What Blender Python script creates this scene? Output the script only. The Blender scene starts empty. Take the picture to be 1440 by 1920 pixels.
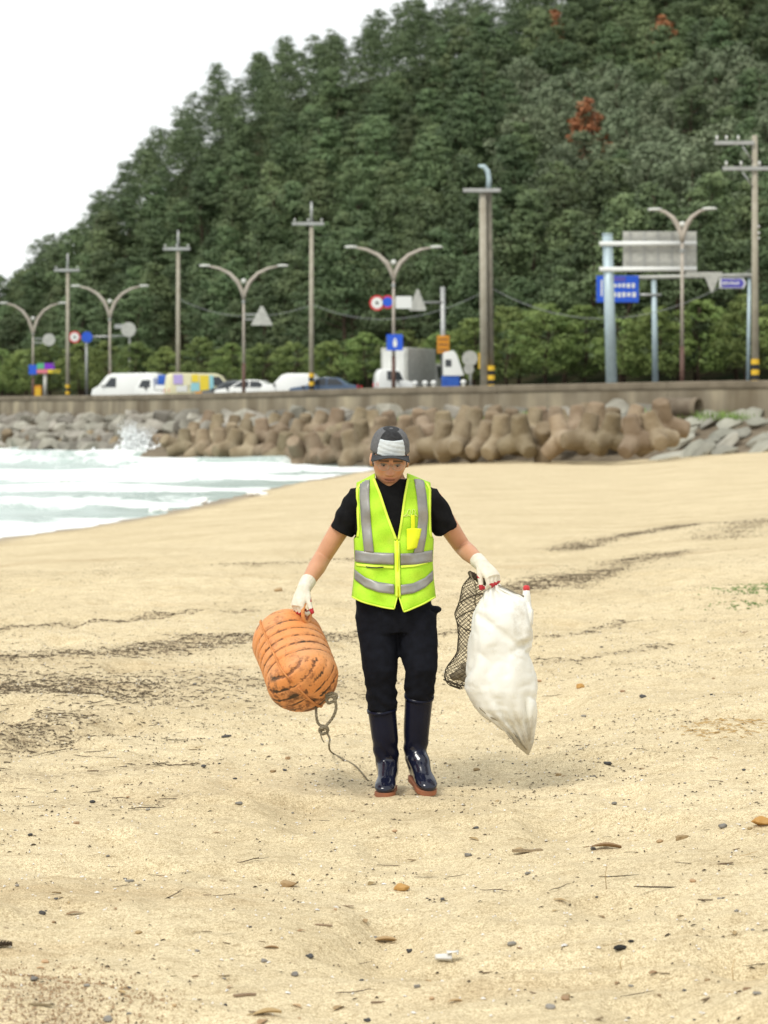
import bpy, math, random
import numpy as np
from mathutils import Vector, Matrix, Euler

# ------------------------------------------------------------------ camera, world, sun, exposure
scene = bpy.context.scene
FPX, HZ, CAMZ = 4200.0, 800.0, 1.747          # focal length in photo pixels, horizon row, eye height
cam_d = bpy.data.cameras.new('camera')
cam_d.sensor_fit = 'AUTO'; cam_d.sensor_width = 36.0
cam_d.lens = FPX / 1920.0 * 36.0
cam_d.shift_y = -(960.0 - HZ) / 1920.0
cam_d.clip_start = 0.1; cam_d.clip_end = 3000.0
cam_d.dof.use_dof = True; cam_d.dof.focus_distance = 10.2; cam_d.dof.aperture_fstop = 4.4
cam = bpy.data.objects.new('camera', cam_d); scene.collection.objects.link(cam)
cam.location = (0, 0, CAMZ); cam.rotation_euler = (math.radians(90), 0, 0)
scene.camera = cam

SUN_EL, SUN_AZ = math.radians(52), math.radians(215)
world = bpy.data.worlds.new('World'); scene.world = world; world.use_nodes = True
wn = world.node_tree.nodes; wl = world.node_tree.links; wn.clear()
wo = wn.new('ShaderNodeOutputWorld'); wb = wn.new('ShaderNodeBackground')
sky = wn.new('ShaderNodeTexSky'); sky.sky_type = 'NISHITA'; sky.sun_disc = False
sky.sun_elevation = SUN_EL; sky.sun_rotation = SUN_AZ
wsc = wn.new('ShaderNodeVectorMath'); wsc.operation = 'SCALE'; wsc.inputs['Scale'].default_value = 0.1
wl.new(sky.outputs[0], wsc.inputs[0])
wtc = wn.new('ShaderNodeTexCoord'); wmp = wn.new('ShaderNodeMapping'); wmp.inputs['Scale'].default_value = (3, 3, 9)
wno = wn.new('ShaderNodeTexNoise'); wno.inputs['Scale'].default_value = 1.6; wno.inputs['Detail'].default_value = 4
wl.new(wtc.outputs['Generated'], wmp.inputs[0]); wl.new(wmp.outputs[0], wno.inputs['Vector'])
wcr = wn.new('ShaderNodeValToRGB')
wcr.color_ramp.elements[0].position = 0.3; wcr.color_ramp.elements[0].color = (0.80, 0.83, 0.83, 1)
wcr.color_ramp.elements[1].position = 0.62; wcr.color_ramp.elements[1].color = (0.97, 0.99, 0.97, 1)
wl.new(wno.outputs[0], wcr.inputs[0])
wmx = wn.new('ShaderNodeMixRGB'); wmx.inputs[0].default_value = 0.93       # cloud cover over the blue
wl.new(wsc.outputs[0], wmx.inputs[1]); wl.new(wcr.outputs[0], wmx.inputs[2])
wl.new(wmx.outputs[0], wb.inputs[0]); wb.inputs[1].default_value = 0.86; wl.new(wb.outputs[0], wo.inputs[0])

sun_d = bpy.data.lights.new('sun', 'SUN'); sun_d.energy = 1.5; sun_d.angle = math.radians(18); sun_d.color = (1, .96, .88)
sun = bpy.data.objects.new('sun', sun_d); scene.collection.objects.link(sun)
sd = Vector((math.sin(SUN_AZ) * math.cos(SUN_EL), math.cos(SUN_AZ) * math.cos(SUN_EL), math.sin(SUN_EL)))
sun.rotation_euler = sd.to_track_quat('Z', 'Y').to_euler()
sun.location = (0, 0, 60)
vs = scene.view_settings
vs.view_transform = 'Standard'; vs.look = 'None'; vs.exposure = 0.55; vs.gamma = 1.0; vs.use_curve_mapping = False
scene.cycles.use_denoising = True
scene.cycles.max_bounces = 8; scene.cycles.transparent_max_bounces = 12
scene.cycles.caustics_reflective = False; scene.cycles.caustics_refractive = False

rnd = random.Random(7); nrs = np.random.RandomState(11)
COL = scene.collection
R = math.radians

# ------------------------------------------------------------------ helpers
def at(px, py, D):
    return Vector(((px - 720) / FPX * D, D, CAMZ - (py - HZ) / FPX * D))

def smooth(t):
    t = np.clip(t, 0, 1); return t * t * (3 - 2 * t)

def _hash(ix, iy, iz, seed):
    n = (ix.astype(np.int64) * 374761393 + iy.astype(np.int64) * 668265263 + iz.astype(np.int64) * 2147483647 + seed * 1274126177) & 0xffffffff
    n = ((n ^ (n >> 13)) * 1274126177) & 0xffffffff
    n = (n ^ (n >> 16)) & 0xffffffff
    return n / 4294967295.0

def vnoise(x, y, z=None, seed=0):
    x = np.asarray(x, float); y = np.asarray(y, float)
    z = np.zeros_like(x) if z is None else np.asarray(z, float)
    x0 = np.floor(x); y0 = np.floor(y); z0 = np.floor(z)
    fx = smooth(x - x0); fy = smooth(y - y0); fz = smooth(z - z0)
    def h(a, b, c): return _hash(x0 + a, y0 + b, z0 + c, seed)
    def lerp(a, b, t): return a + (b - a) * t
    v = lerp(lerp(lerp(h(0,0,0), h(1,0,0), fx), lerp(h(0,1,0), h(1,1,0), fx), fy),
             lerp(lerp(h(0,0,1), h(1,0,1), fx), lerp(h(0,1,1), h(1,1,1), fx), fy), fz)
    return v * 2 - 1

def fbm(x, y, z=None, oct=4, seed=0):
    s = 0; a = 1; f = 1
    for i in range(oct):
        s = s + a * vnoise(np.asarray(x) * f, np.asarray(y) * f, None if z is None else np.asarray(z) * f, seed + i * 17)
        a *= .5; f *= 2.03
    return s

class MB:
    def __init__(s): s.v = []; s.f = []; s.m = []; s.s = []
    def add(s, vs, fs, mi=0, sm=True):
        b = len(s.v); s.v.extend([tuple(p) for p in vs])
        for f in fs: s.f.append(tuple(i + b for i in f)); s.m.append(mi); s.s.append(sm)
        return s
    def box(s, c, size, rot=None, mi=0, taper=1.0):
        hx, hy, hz = size[0] / 2, size[1] / 2, size[2] / 2
        p = []
        for z in (-1, 1):
            t = taper if z > 0 else 1
            for x, y in ((-1, -1), (1, -1), (1, 1), (-1, 1)): p.append(Vector((x * hx * t, y * hy * t, z * hz)))
        if rot is not None: p = [rot @ q for q in p]
        c = Vector(c)
        return s.add([q + c for q in p], [(3,2,1,0),(4,5,6,7),(0,1,5,4),(1,2,6,5),(2,3,7,6),(3,0,4,7)], mi, False)
    def rings(s, rs, closed=True, cap=(True, True), mi=0, sm=True):
        n = len(rs[0]); vs = [p for r in rs for p in r]; fs = []
        for i in range(len(rs) - 1):
            for j in range(n if closed else n - 1):
                k = (j + 1) % n
                fs.append((i*n+j, i*n+k, (i+1)*n+k, (i+1)*n+j))
        if closed and cap[0]: fs.append(tuple(reversed(range(n))))
        if closed and cap[1]: fs.append(tuple(range((len(rs)-1)*n, len(rs)*n)))
        return s.add(vs, fs, mi, sm)
    def tube(s, path, rad, n=8, mi=0, cap=True, sm=True, flat=1.0):
        path = [Vector(p) for p in path]
        if not hasattr(rad, '__len__'): rad = [rad] * len(path)
        up = None; rs = []
        for i, p in enumerate(path):
            d = (path[min(i+1, len(path)-1)] - path[max(i-1, 0)]).normalized()
            if up is None:
                up = Vector((0,0,1)) if abs(d.z) < .9 else Vector((1,0,0))
            a = d.cross(up).normalized(); b = a.cross(d).normalized(); up = b
            rs.append([p + a * (rad[i] * math.cos(2*math.pi*j/n)) + b * (rad[i] * flat * math.sin(2*math.pi*j/n)) for j in range(n)])
        return s.rings(rs, True, (cap, cap), mi, sm)
    def ell(s, c, r, rot=None, n=16, m=10, mi=0):
        c = Vector(c); rs = []
        for i in range(1, m):
            t = math.pi * i / m; ring = []
            for j in range(n):
                a = 2*math.pi*j/n
                q = Vector((r[0]*math.sin(t)*math.cos(a), r[1]*math.sin(t)*math.sin(a), -r[2]*math.cos(t)))
                ring.append((rot @ q if rot is not None else q) + c)
            rs.append(ring)
        return s.rings(rs, True, (True, True), mi)
    def mesh(s, name, mats, org=(0,0,0)):
        me = bpy.data.meshes.new(name)
        o = Vector(org)
        me.from_pydata([tuple(Vector(p) - o) for p in s.v], [], s.f)
        for mt in (mats if isinstance(mats, (list, tuple)) else [mats]): me.materials.append(mt)
        me.polygons.foreach_set('material_index', s.m); me.polygons.foreach_set('use_smooth', s.s)
        me.update(); return me
    def build(s, name, mats, parent=None, org=None, bevel=0):
        if parent is not None: org = worg(parent)
        me = s.mesh(name, mats, org or (0,0,0))
        o = link(name, me, parent)
        if parent is None and org is not None: o.location = org
        if bevel:
            b = o.modifiers.new('b', 'BEVEL'); b.width = bevel; b.segments = 2; b.limit_method = 'ANGLE'
        return o

def worg(o):
    p = Vector((0,0,0))
    while o is not None: p += Vector(o.location); o = o.parent
    return p

def link(name, data, parent=None):
    o = bpy.data.objects.new(name, data); COL.objects.link(o)
    if parent is not None: o.parent = parent
    return o

def tag(o, label=None, cat=None, group=None, kind=None):
    if label: o['label'] = label
    if cat: o['category'] = cat
    if group: o['group'] = group
    if kind: o['kind'] = kind
    return o

def thing(name, loc, label, cat, group=None):
    o = link(name, None); o.location = loc; o.empty_display_size = .1
    return tag(o, label, cat, group)

def dup(root, loc=None, rot=None, scale=None):
    r = root.copy(); COL.objects.link(r)
    if loc is not None: r.location = loc
    if rot is not None: r.rotation_euler = rot
    if scale is not None: r.scale = scale
    for ch in list(root.children):
        c = ch.copy(); COL.objects.link(c); c.parent = r
        for g in list(ch.children):
            d = g.copy(); COL.objects.link(d); d.parent = c
    return r

def npmesh(name, V, Q, mats, smooth_=True):
    """V (n,3), Q (m,k) arrays -> mesh"""
    me = bpy.data.meshes.new(name); V = np.asarray(V, np.float32); Q = np.asarray(Q, np.int32); k = Q.shape[1]
    me.vertices.add(len(V)); me.vertices.foreach_set('co', V.ravel())
    me.loops.add(Q.size); me.loops.foreach_set('vertex_index', Q.ravel())
    me.polygons.add(len(Q)); me.polygons.foreach_set('loop_start', np.arange(len(Q), dtype=np.int32) * k)
    me.polygons.foreach_set('use_smooth', np.full(len(Q), smooth_))
    for mt in (mats if isinstance(mats, (list, tuple)) else [mats]): me.materials.append(mt)
    me.update(calc_edges=True); return me

def grid_faces(nr, nc):
    i = np.arange(nr - 1)[:, None] * nc + np.arange(nc - 1)[None, :]
    i = i.ravel(); return np.stack([i, i + 1, i + nc + 1, i + nc], 1)

def attr(me, name, vals):
    a = me.attributes.new(name, 'FLOAT', 'POINT'); a.data.foreach_set('value', np.asarray(vals, np.float32).ravel())

def remesh(mb, voxel, it=4, fold=None):
    me = mb.mesh('tmp', [])
    o = link('tmp', me)
    md = o.modifiers.new('r', 'REMESH'); md.mode = 'VOXEL'; md.voxel_size = voxel; md.use_smooth_shade = True
    if it:
        sm = o.modifiers.new('s', 'SMOOTH'); sm.iterations = it; sm.factor = .5
    dg = bpy.context.evaluated_depsgraph_get()
    out = bpy.data.meshes.new_from_object(o.evaluated_get(dg))
    bpy.data.objects.remove(o); bpy.data.meshes.remove(me)
    if fold:
        n = len(out.vertices); co = np.empty(n*3); no = np.empty(n*3)
        out.vertices.foreach_get('co', co); out.vertex_normals.foreach_get('vector', no)
        co = co.reshape(-1, 3); no = no.reshape(-1, 3)
        co = co + no * fold(co)[:, None]
        out.vertices.foreach_set('co', co.ravel()); out.update()
    out.polygons.foreach_set('use_smooth', [True] * len(out.polygons))
    return out

def put(name, me, mats, parent):
    me.materials.clear()
    for m in (mats if isinstance(mats, (list, tuple)) else [mats]): me.materials.append(m)
    o = worg(parent); me.transform(Matrix.Translation(-o)); me.name = name
    return link(name, me, parent)

# ------------------------------------------------------------------ materials
def mat(name, c1, c2=None, scale=8.0, rough=.7, spec=.4, metal=0, bump=0, bscale=None, detail=4, stretch=None,
        objrand=0, ramp=(.35, .65), coat=0, bdist=.01, trans=0):
    m = bpy.data.materials.new(name); m.use_nodes = True
    nt = m.node_tree; n = nt.nodes; l = nt.links
    p = n['Principled BSDF']
    p.inputs['Roughness'].default_value = rough; p.inputs['Metallic'].default_value = metal
    p.inputs['Specular IOR Level'].default_value = spec; p.inputs['Coat Weight'].default_value = coat
    p.inputs['Base Color'].default_value = (*c1, 1)
    tc = n.new('ShaderNodeTexCoord'); vec = tc.outputs['Object']
    if stretch:
        mp = n.new('ShaderNodeMapping'); mp.inputs['Scale'].default_value = stretch; l.new(vec, mp.inputs[0]); vec = mp.outputs[0]
    m['vec'] = 1
    col = None
    if c2 is not None:
        no = n.new('ShaderNodeTexNoise'); no.inputs['Scale'].default_value = scale; no.inputs['Detail'].default_value = detail
        l.new(vec, no.inputs['Vector'])
        r = n.new('ShaderNodeValToRGB'); r.color_ramp.elements[0].position = ramp[0]; r.color_ramp.elements[1].position = ramp[1]
        r.color_ramp.elements[0].color = (*c1, 1); r.color_ramp.elements[1].color = (*c2, 1)
        l.new(no.outputs[0], r.inputs[0]); col = r.outputs[0]
    if objrand:
        oi = n.new('ShaderNodeObjectInfo'); hs = n.new('ShaderNodeHueSaturation')
        mr = n.new('ShaderNodeMapRange'); mr.inputs[3].default_value = 1 - objrand; mr.inputs[4].default_value = 1 + objrand
        l.new(oi.outputs['Random'], mr.inputs[0]); l.new(mr.outputs[0], hs.inputs['Value'])
        mr2 = n.new('ShaderNodeMapRange'); mr2.inputs[3].default_value = .5 - objrand * .05; mr2.inputs[4].default_value = .5 + objrand * .05
        mu = n.new('ShaderNodeMath'); mu.operation = 'MULTIPLY'; mu.inputs[1].default_value = 7.31
        fr = n.new('ShaderNodeMath'); fr.operation = 'FRACT'
        l.new(oi.outputs['Random'], mu.inputs[0]); l.new(mu.outputs[0], fr.inputs[0]); l.new(fr.outputs[0], mr2.inputs[0])
        l.new(mr2.outputs[0], hs.inputs['Hue'])
        if col is not None: l.new(col, hs.inputs['Color'])
        else: hs.inputs['Color'].default_value = (*c1, 1)
        col = hs.outputs[0]
    if col is not None: l.new(col, p.inputs['Base Color'])
    if bump:
        nb = n.new('ShaderNodeTexNoise'); nb.inputs['Scale'].default_value = bscale or scale; nb.inputs['Detail'].default_value = 5
        l.new(vec, nb.inputs['Vector'])
        bp = n.new('ShaderNodeBump'); bp.inputs['Strength'].default_value = bump; bp.inputs['Distance'].default_value = bdist
        l.new(nb.outputs[0], bp.inputs['Height']); l.new(bp.outputs[0], p.inputs['Normal'])
    if trans:
        p.inputs['Transmission Weight'].default_value = trans
    return m

M = {}
M['steel'] = mat('steel', (.42,.43,.42), (.34,.34,.33), 3, .45, .5, .6)
M['lamp_paint'] = mat('lamp_paint', (.46,.41,.35), (.36,.31,.26), 2, .5)
M['lamp_head'] = mat('lamp_head', (.62,.62,.58), None, rough=.4)
M['brown_paint'] = mat('brown_paint', (.10,.05,.04), (.14,.08,.06), 4, .6)
M['pole_conc'] = mat('pole_conc', (.40,.37,.30), (.31,.28,.22), 1.5, .85, .2, bump=.3, bscale=20)
M['pole_dark'] = mat('pole_dark', (.22,.20,.16), (.15,.14,.11), 2, .85, .2)
M['galv_blue'] = mat('galv_blue', (.42,.52,.56), (.36,.45,.49), 2, .45, .5, .2)
M['sign_back'] = mat('sign_back', (.50,.50,.46), (.40,.40,.37), 4, .5, .4, .2)
M['sign_white'] = mat('sign_white', (.75,.76,.74), rough=.5)
M['sign_blue'] = mat('sign_blue', (.02,.10,.62), rough=.4)
M['sign_violet'] = mat('sign_violet', (.10,.09,.42), rough=.4)
M['sign_red'] = mat('sign_red', (.60,.04,.05), rough=.4)
M['sign_yellow'] = mat('sign_yellow', (.72,.45,.03), rough=.5)
M['orange_box'] = mat('orange_box', (.68,.28,.02), (.55,.22,.02), 6, .5)
M['black'] = mat('black', (.02,.02,.02), rough=.6)
M['white_paint'] = mat('white_paint', (.78,.79,.77), rough=.25, coat=.4)
M['glass_dark'] = mat('glass_dark', (.03,.035,.04), rough=.05, spec=.6)
M['tyre'] = mat('tyre', (.02,.02,.02), rough=.85)
M['rim'] = mat('rim', (.4,.4,.4), rough=.35, metal=.8)
M['red_lamp'] = mat('red_lamp', (.6,.03,.03), rough=.2)
M['pale_lamp'] = mat('pale_lamp', (.7,.7,.65), rough=.15)
M['car_blue'] = mat('car_blue', (.05,.09,.16), rough=.25, coat=.5)
M['car_grey'] = mat('car_grey', (.10,.11,.12), rough=.3, coat=.4)
M['tarp_blue'] = mat('tarp_blue', (.03,.12,.50), (.02,.08,.38), 4, .5, bump=.4, bscale=6)
M['purple'] = mat('purple', (.22,.03,.55), rough=.5); M['pink'] = mat('pink', (.7,.2,.25), rough=.5)
M['green_p'] = mat('green_p', (.10,.42,.22), rough=.5); M['cream'] = mat('cream', (.72,.68,.45), rough=.5)
M['yellow_p'] = mat('yellow_p', (.80,.62,.05), rough=.5); M['lilac'] = mat('lilac', (.45,.36,.68), rough=.5)
M['orange_p'] = mat('orange_p', (.85,.38,.05), rough=.5); M['aqua'] = mat('aqua', (.3,.6,.66), rough=.5)
M['canvas'] = mat('canvas', (.68,.68,.64), (.58,.58,.55), 3, .8)
M['insul'] = mat('insul', (.6,.6,.58), rough=.3)
M['cable'] = mat('cable', (.25,.26,.26), rough=.6)

# ------------------------------------------------------------------ beach
SH_Y = np.array([-40, 0, 20, 35, 43, 47.5, 54.6, 69, 86, 112.7, 125, 400])
SH_X = np.array([-20, -13, -10.2, -8.3, -7.4, -6.4, -5.5, -4.6, -3.3, -.5, .8, 20])
WATER = -0.4
def shore_s(X, Y): return X - np.interp(Y, SH_Y, SH_X)
def beach_z(X, Y):
    s = shore_s(X, Y)
    z = np.where(s < 8, WATER + .4 * smooth(np.clip(s, -4, 8) / 8 * .5 + .5) * 2 - .4, 0)
    z = np.where(s < 0, WATER + s * .05, z)
    z = z + np.where(s > 12, (np.minimum(s, 60) - 12) * .08, 0)
    z = z + .04 * fbm(X * .25, Y * .2, oct=2, seed=3) * smooth(s / 3)
    return z
def relief(X, Y):
    near = smooth((40 - Y) / 20)
    w = fbm(X * 1.3, Y * 1.0, oct=2, seed=5) * .036
    q = X * .9 + Y * .35 + .8 * fbm(X * .8, Y * .6, oct=2, seed=21)
    rip = vnoise(q * 1.0 + 7, Y * 5.2 + X * 1.6 + 1.2 * fbm(X * 1.5, Y * 1.5, oct=2, seed=9), seed=31) * .024
    pit = -np.maximum(0, vnoise(X * 2.6, Y * 2.0, seed=41) - .38) * .14
    fine = fbm(X * 11, Y * 9, oct=2, seed=51) * .010
    return (w + rip + pit + fine) * (.25 + .75 * near)
def gz(x, y):
    X = np.array([x], float); Y = np.array([y], float)
    return float((beach_z(X, Y) + relief(X, Y))[0])
def ground(px, py):
    D = FPX * CAMZ / (py - HZ)
    for _ in range(4):
        x = (px - 720) / FPX * D
        D = FPX * (CAMZ - gz(x, D)) / (py - HZ)
    x = (px - 720) / FPX * D
    return Vector((x, D, gz(x, D)))

xs = np.concatenate([np.linspace(-420, -40, 14)[:-1], np.linspace(-40, -4, 60)[:-1], np.linspace(-4, 4, 330)[:-1], np.linspace(4, 40, 60)[:-1], np.linspace(40, 420, 14)])
ys = np.concatenate([np.linspace(-60, 4.5, 24)[:-1], np.linspace(4.5, 14, 420)[:-1], np.linspace(14, 26, 240)[:-1], np.geomspace(26, 130, 150)[:-1], np.linspace(130, 420, 20)])
GX, GY = np.meshgrid(xs, ys)
GZ = beach_z(GX, GY) + relief(GX, GY)
GZ = np.where(GY > 135, np.minimum(GZ, 1.0), GZ); GZ = np.where((GX > 40) & (GY > 60), np.minimum(GZ, 1.5), GZ)
beach_me = npmesh('beach', np.stack([GX.ravel(), GY.ravel(), GZ.ravel()], 1), grid_faces(len(ys), len(xs)), [])
S_ = shore_s(GX, GY)
wet = smooth((.9 + .5 * fbm(GX * .3, GY * .15, oct=2, seed=61) - S_) / .9)
attr(beach_me, 'wet', wet)
def band(X, Y):
    """density of the wrack lines left by the tide"""
    b = np.zeros_like(X)
    def line(x0, y0, x1, y1, w, a, seed):
        t = np.clip(((X - x0) * (x1 - x0) + (Y - y0) * (y1 - y0)) / ((x1 - x0) ** 2 + (y1 - y0) ** 2), 0, 1)
        dx = X - (x0 + t * (x1 - x0)); dy = Y - (y0 + t * (y1 - y0))
        d = np.hypot(dx, dy) + .45 * w * fbm(X * 1.1, Y * 1.1, oct=3, seed=seed)
        return a * np.exp(-(d / w) ** 2)
    b += line(-3.3, 16.6, -.9, 18.3, .42, 1.0, 71)
    b += line(-.9, 18.3, .4, 19.0, .25, .55, 71)
    b += line(-2.8, 14.8, -2.2, 14.9, .55, 1.0, 72)
    b += line(-2.4, 12.3, -1.9, 13.6, .40, .8, 73)
    b += line(-3.2, 15.6, -1.0, 15.6, .9, .35, 74)
    b += line(1.35, 23.0, 2.6, 26.9, .36, 1.0, 75)
    b += line(2.6, 26.9, 3.9, 30.5, .30, .7, 75)
    b += line(2.6, 32.2, 5.4, 38.5, .28, .9, 76)
    b += line(5.0, 33, 7.2, 41, .5, .4, 77)
    b += line(-3.4, 18.8, -2.0, 20.2, .10, 1.0, 78) + line(-2.0, 20.2, -1.2, 20.9, .08, .8, 78)
    b += line(-1.7, 28, 0, 30, .3, .35, 79) + line(.7, 16.5, 2.4, 17.4, .12, .5, 80) + line(1.3, 18.5, 2.2, 20.0, .14, .7, 82)
    b += line(-1.9, 11.2, -.9, 11.7, .12, .6, 83) + line(-1.5, 10.3, -.8, 10.6, .10, .7, 84)
    return b
attr(beach_me, 'wrack', np.clip(band(GX, GY), 0, 1))
attr(beach_me, 'gravel', smooth((.8 - np.hypot((GX + 1.35) / .75, (GY - 6.75) / .55) + .3 * fbm(GX * 4, GY * 4, oct=2, seed=81)) / .5))

def sand_material():
    m = bpy.data.materials.new('sand'); m.use_nodes = True; nt = m.node_tree; n = nt.nodes; l = nt.links; p = n['Principled BSDF']
    p.inputs['Specular IOR Level'].default_value = .15
    tc = n.new('ShaderNodeTexCoord')
    def noise(sc, det=3, rough=.6):
        o = n.new('ShaderNodeTexNoise'); o.inputs['Scale'].default_value = sc; o.inputs['Detail'].default_value = det
        o.inputs['Roughness'].default_value = rough; l.new(tc.outputs['Object'], o.inputs['Vector']); return o.outputs[0]
    def ramp(src, stops):
        r = n.new('ShaderNodeValToRGB'); cr = r.color_ramp
        while len(cr.elements) < len(stops): cr.elements.new(.5)
        for e, (pos, c) in zip(cr.elements, stops): e.position = pos; e.color = (*c, 1)
        l.new(src, r.inputs[0]); return r.outputs[0]
    def mix(a, b, fac, mode='MIX'):
        x = n.new('ShaderNodeMixRGB'); x.blend_type = mode
        if isinstance(fac, float): x.inputs[0].default_value = fac
        else: l.new(fac, x.inputs[0])
        for s_, v in ((1, a), (2, b)):
            if isinstance(v, tuple): x.inputs[s_].default_value = (*v, 1)
            else: l.new(v, x.inputs[s_])
        return x.outputs[0]
    base = ramp(noise(.55, 5), [(.3, (.60,.50,.325)), (.7, (.72,.615,.42))])
    grain = ramp(noise(170, 2, .7), [(.34, (.52,.45,.38)), (.5, (.95,.94,.92)), (.66, (1.25,1.25,1.22))])
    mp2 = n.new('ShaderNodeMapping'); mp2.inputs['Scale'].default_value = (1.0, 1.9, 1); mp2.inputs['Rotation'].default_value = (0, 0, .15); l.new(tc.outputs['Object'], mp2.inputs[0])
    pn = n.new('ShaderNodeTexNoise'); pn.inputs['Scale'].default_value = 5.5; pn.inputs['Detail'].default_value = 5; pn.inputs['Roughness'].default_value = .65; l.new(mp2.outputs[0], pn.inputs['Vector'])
    base = mix(base, ramp(pn.outputs[0], [(.36, (.86,.84,.81)), (.52, (1,1,1)), (.68, (1.05,1.05,1.05))]), .9, 'MULTIPLY')  # coarse-grain patches that also stand in for the soft shade of ripples
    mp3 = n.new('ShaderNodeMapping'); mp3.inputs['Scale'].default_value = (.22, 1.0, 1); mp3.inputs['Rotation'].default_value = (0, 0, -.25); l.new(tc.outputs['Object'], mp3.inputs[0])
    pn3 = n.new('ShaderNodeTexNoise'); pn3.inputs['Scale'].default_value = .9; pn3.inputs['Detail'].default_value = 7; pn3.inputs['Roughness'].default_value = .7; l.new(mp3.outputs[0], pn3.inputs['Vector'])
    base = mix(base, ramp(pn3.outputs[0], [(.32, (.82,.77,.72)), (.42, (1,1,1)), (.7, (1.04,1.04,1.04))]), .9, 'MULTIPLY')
    c = mix(base, grain, .85, 'MULTIPLY')
    grain2 = ramp(noise(55, 4, .8), [(.36, (.62,.57,.50)), (.5, (.97,.97,.96)), (.68, (1.14,1.14,1.12))])
    c = mix(c, grain2, .8, 'MULTIPLY')
    vo = n.new('ShaderNodeTexVoronoi'); vo.inputs['Scale'].default_value = 26; l.new(tc.outputs['Object'], vo.inputs['Vector'])
    speck = ramp(vo.outputs['Distance'], [(.08, (1,1,1)), (.13, (0,0,0))])
    sw = ramp(noise(3.0, 3), [(.47, (0,0,0)), (.62, (1,1,1))])
    spm = mix(speck, sw, 1.0, 'MULTIPLY')
    c = mix(c, (.16,.12,.085), mix(spm, (.55,.55,.55), 1.0, 'MULTIPLY'))
    def at_(nm):
        a = n.new('ShaderNodeAttribute'); a.attribute_name = nm; return a.outputs['Fac']
    wk = n.new('ShaderNodeMath'); wk.operation = 'MULTIPLY'; l.new(at_('wrack'), wk.inputs[0])
    wr = ramp(noise(22, 4, .8), [(.46, (0,0,0)), (.58, (1,1,1))]); l.new(wr, wk.inputs[1])
    wk2 = n.new('ShaderNodeMath'); wk2.operation = 'MULTIPLY'; wk2.inputs[1].default_value = .8; l.new(wk.outputs[0], wk2.inputs[0])
    c = mix(c, (.14,.095,.06), wk2.outputs[0])
    gv = n.new('ShaderNodeMath'); gv.operation = 'MULTIPLY'; l.new(at_('gravel'), gv.inputs[0])
    gr = ramp(noise(75, 2, .6), [(.52, (0,0,0)), (.6, (1,1,1))]); l.new(gr, gv.inputs[1])
    c = mix(c, (.36,.27,.18), gv.outputs[0])
    c = mix(c, (.27,.20,.12), at_('wet'))
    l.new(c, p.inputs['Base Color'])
    rr = n.new('ShaderNodeMapRange'); rr.inputs[3].default_value = .95; rr.inputs[4].default_value = .3
    l.new(at_('wet'), rr.inputs[0]); l.new(rr.outputs[0], p.inputs['Roughness'])
    b1 = n.new('ShaderNodeBump'); b1.inputs['Strength'].default_value = .7; b1.inputs['Distance'].default_value = .006
    l.new(noise(60, 5, .7), b1.inputs['Height'])
    b2 = n.new('ShaderNodeBump'); b2.inputs['Strength'].default_value = .5; b2.inputs['Distance'].default_value = .03
    l.new(noise(7, 4), b2.inputs['Height']); l.new(b1.outputs[0], b2.inputs['Normal'])
    l.new(b2.outputs[0], p.inputs['Normal'])
    return m
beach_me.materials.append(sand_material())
tag(link('beach', beach_me), 'pale yellow sand beach strewn with small debris', None, None, 'structure')

# ------------------------------------------------------------------ sea with breaking waves
wx = np.concatenate([np.linspace(-420, -60, 20)[:-1], np.linspace(-60, 6, 210)])
wy = np.concatenate([np.linspace(-60, 34, 30)[:-1], np.linspace(34, 130, 330)[:-1], np.linspace(130, 215, 130)[:-1], np.linspace(215, 420, 12)])
WX, WY = np.meshgrid(wx, wy)
sea_s = -shore_s(WX, WY)                                   # metres seaward of the waterline
wob = 2.6 * fbm(WX * .10, WY * .05, oct=3, seed=101)
WZ = np.full_like(WX, WATER)
foam = np.zeros_like(WX)
for yc, amp, wd, tail, fa in ((47, .16, 1.6, 5, .75), (62, .30, 2.2, 9, .8), (77, .22, 2.0, 7, .8), (92, .42, 2.6, 8, 1.0), (108, .45, 3, 12, 1.0), (127, .5, 3.4, 10, .55), (150, .65, 4, 6, .9), (170, .6, 4, 9, .5)):
    cy = yc + .22 * (WX + 8) + wob
    d = WY - cy
    prof = np.where(d < 0, np.exp(-(d / (wd * .45)) ** 2), np.exp(-(d / (wd * 1.6)) ** 2))
    act = smooth(.75 + .6 * fbm(WX * .05, WY * .02 + yc, oct=2, seed=int(111 + yc)))
    WZ += amp * prof * (.45 + .55 * act) * smooth(sea_s / 5)
    foam += fa * act * np.where(d < 0, np.exp(-(d / (wd * .8)) ** 2), np.exp(-(d / tail) ** 2))
WZ += .05 * fbm(WX * .8, WY * .8, oct=3, seed=131) * smooth(sea_s / 2)
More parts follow.
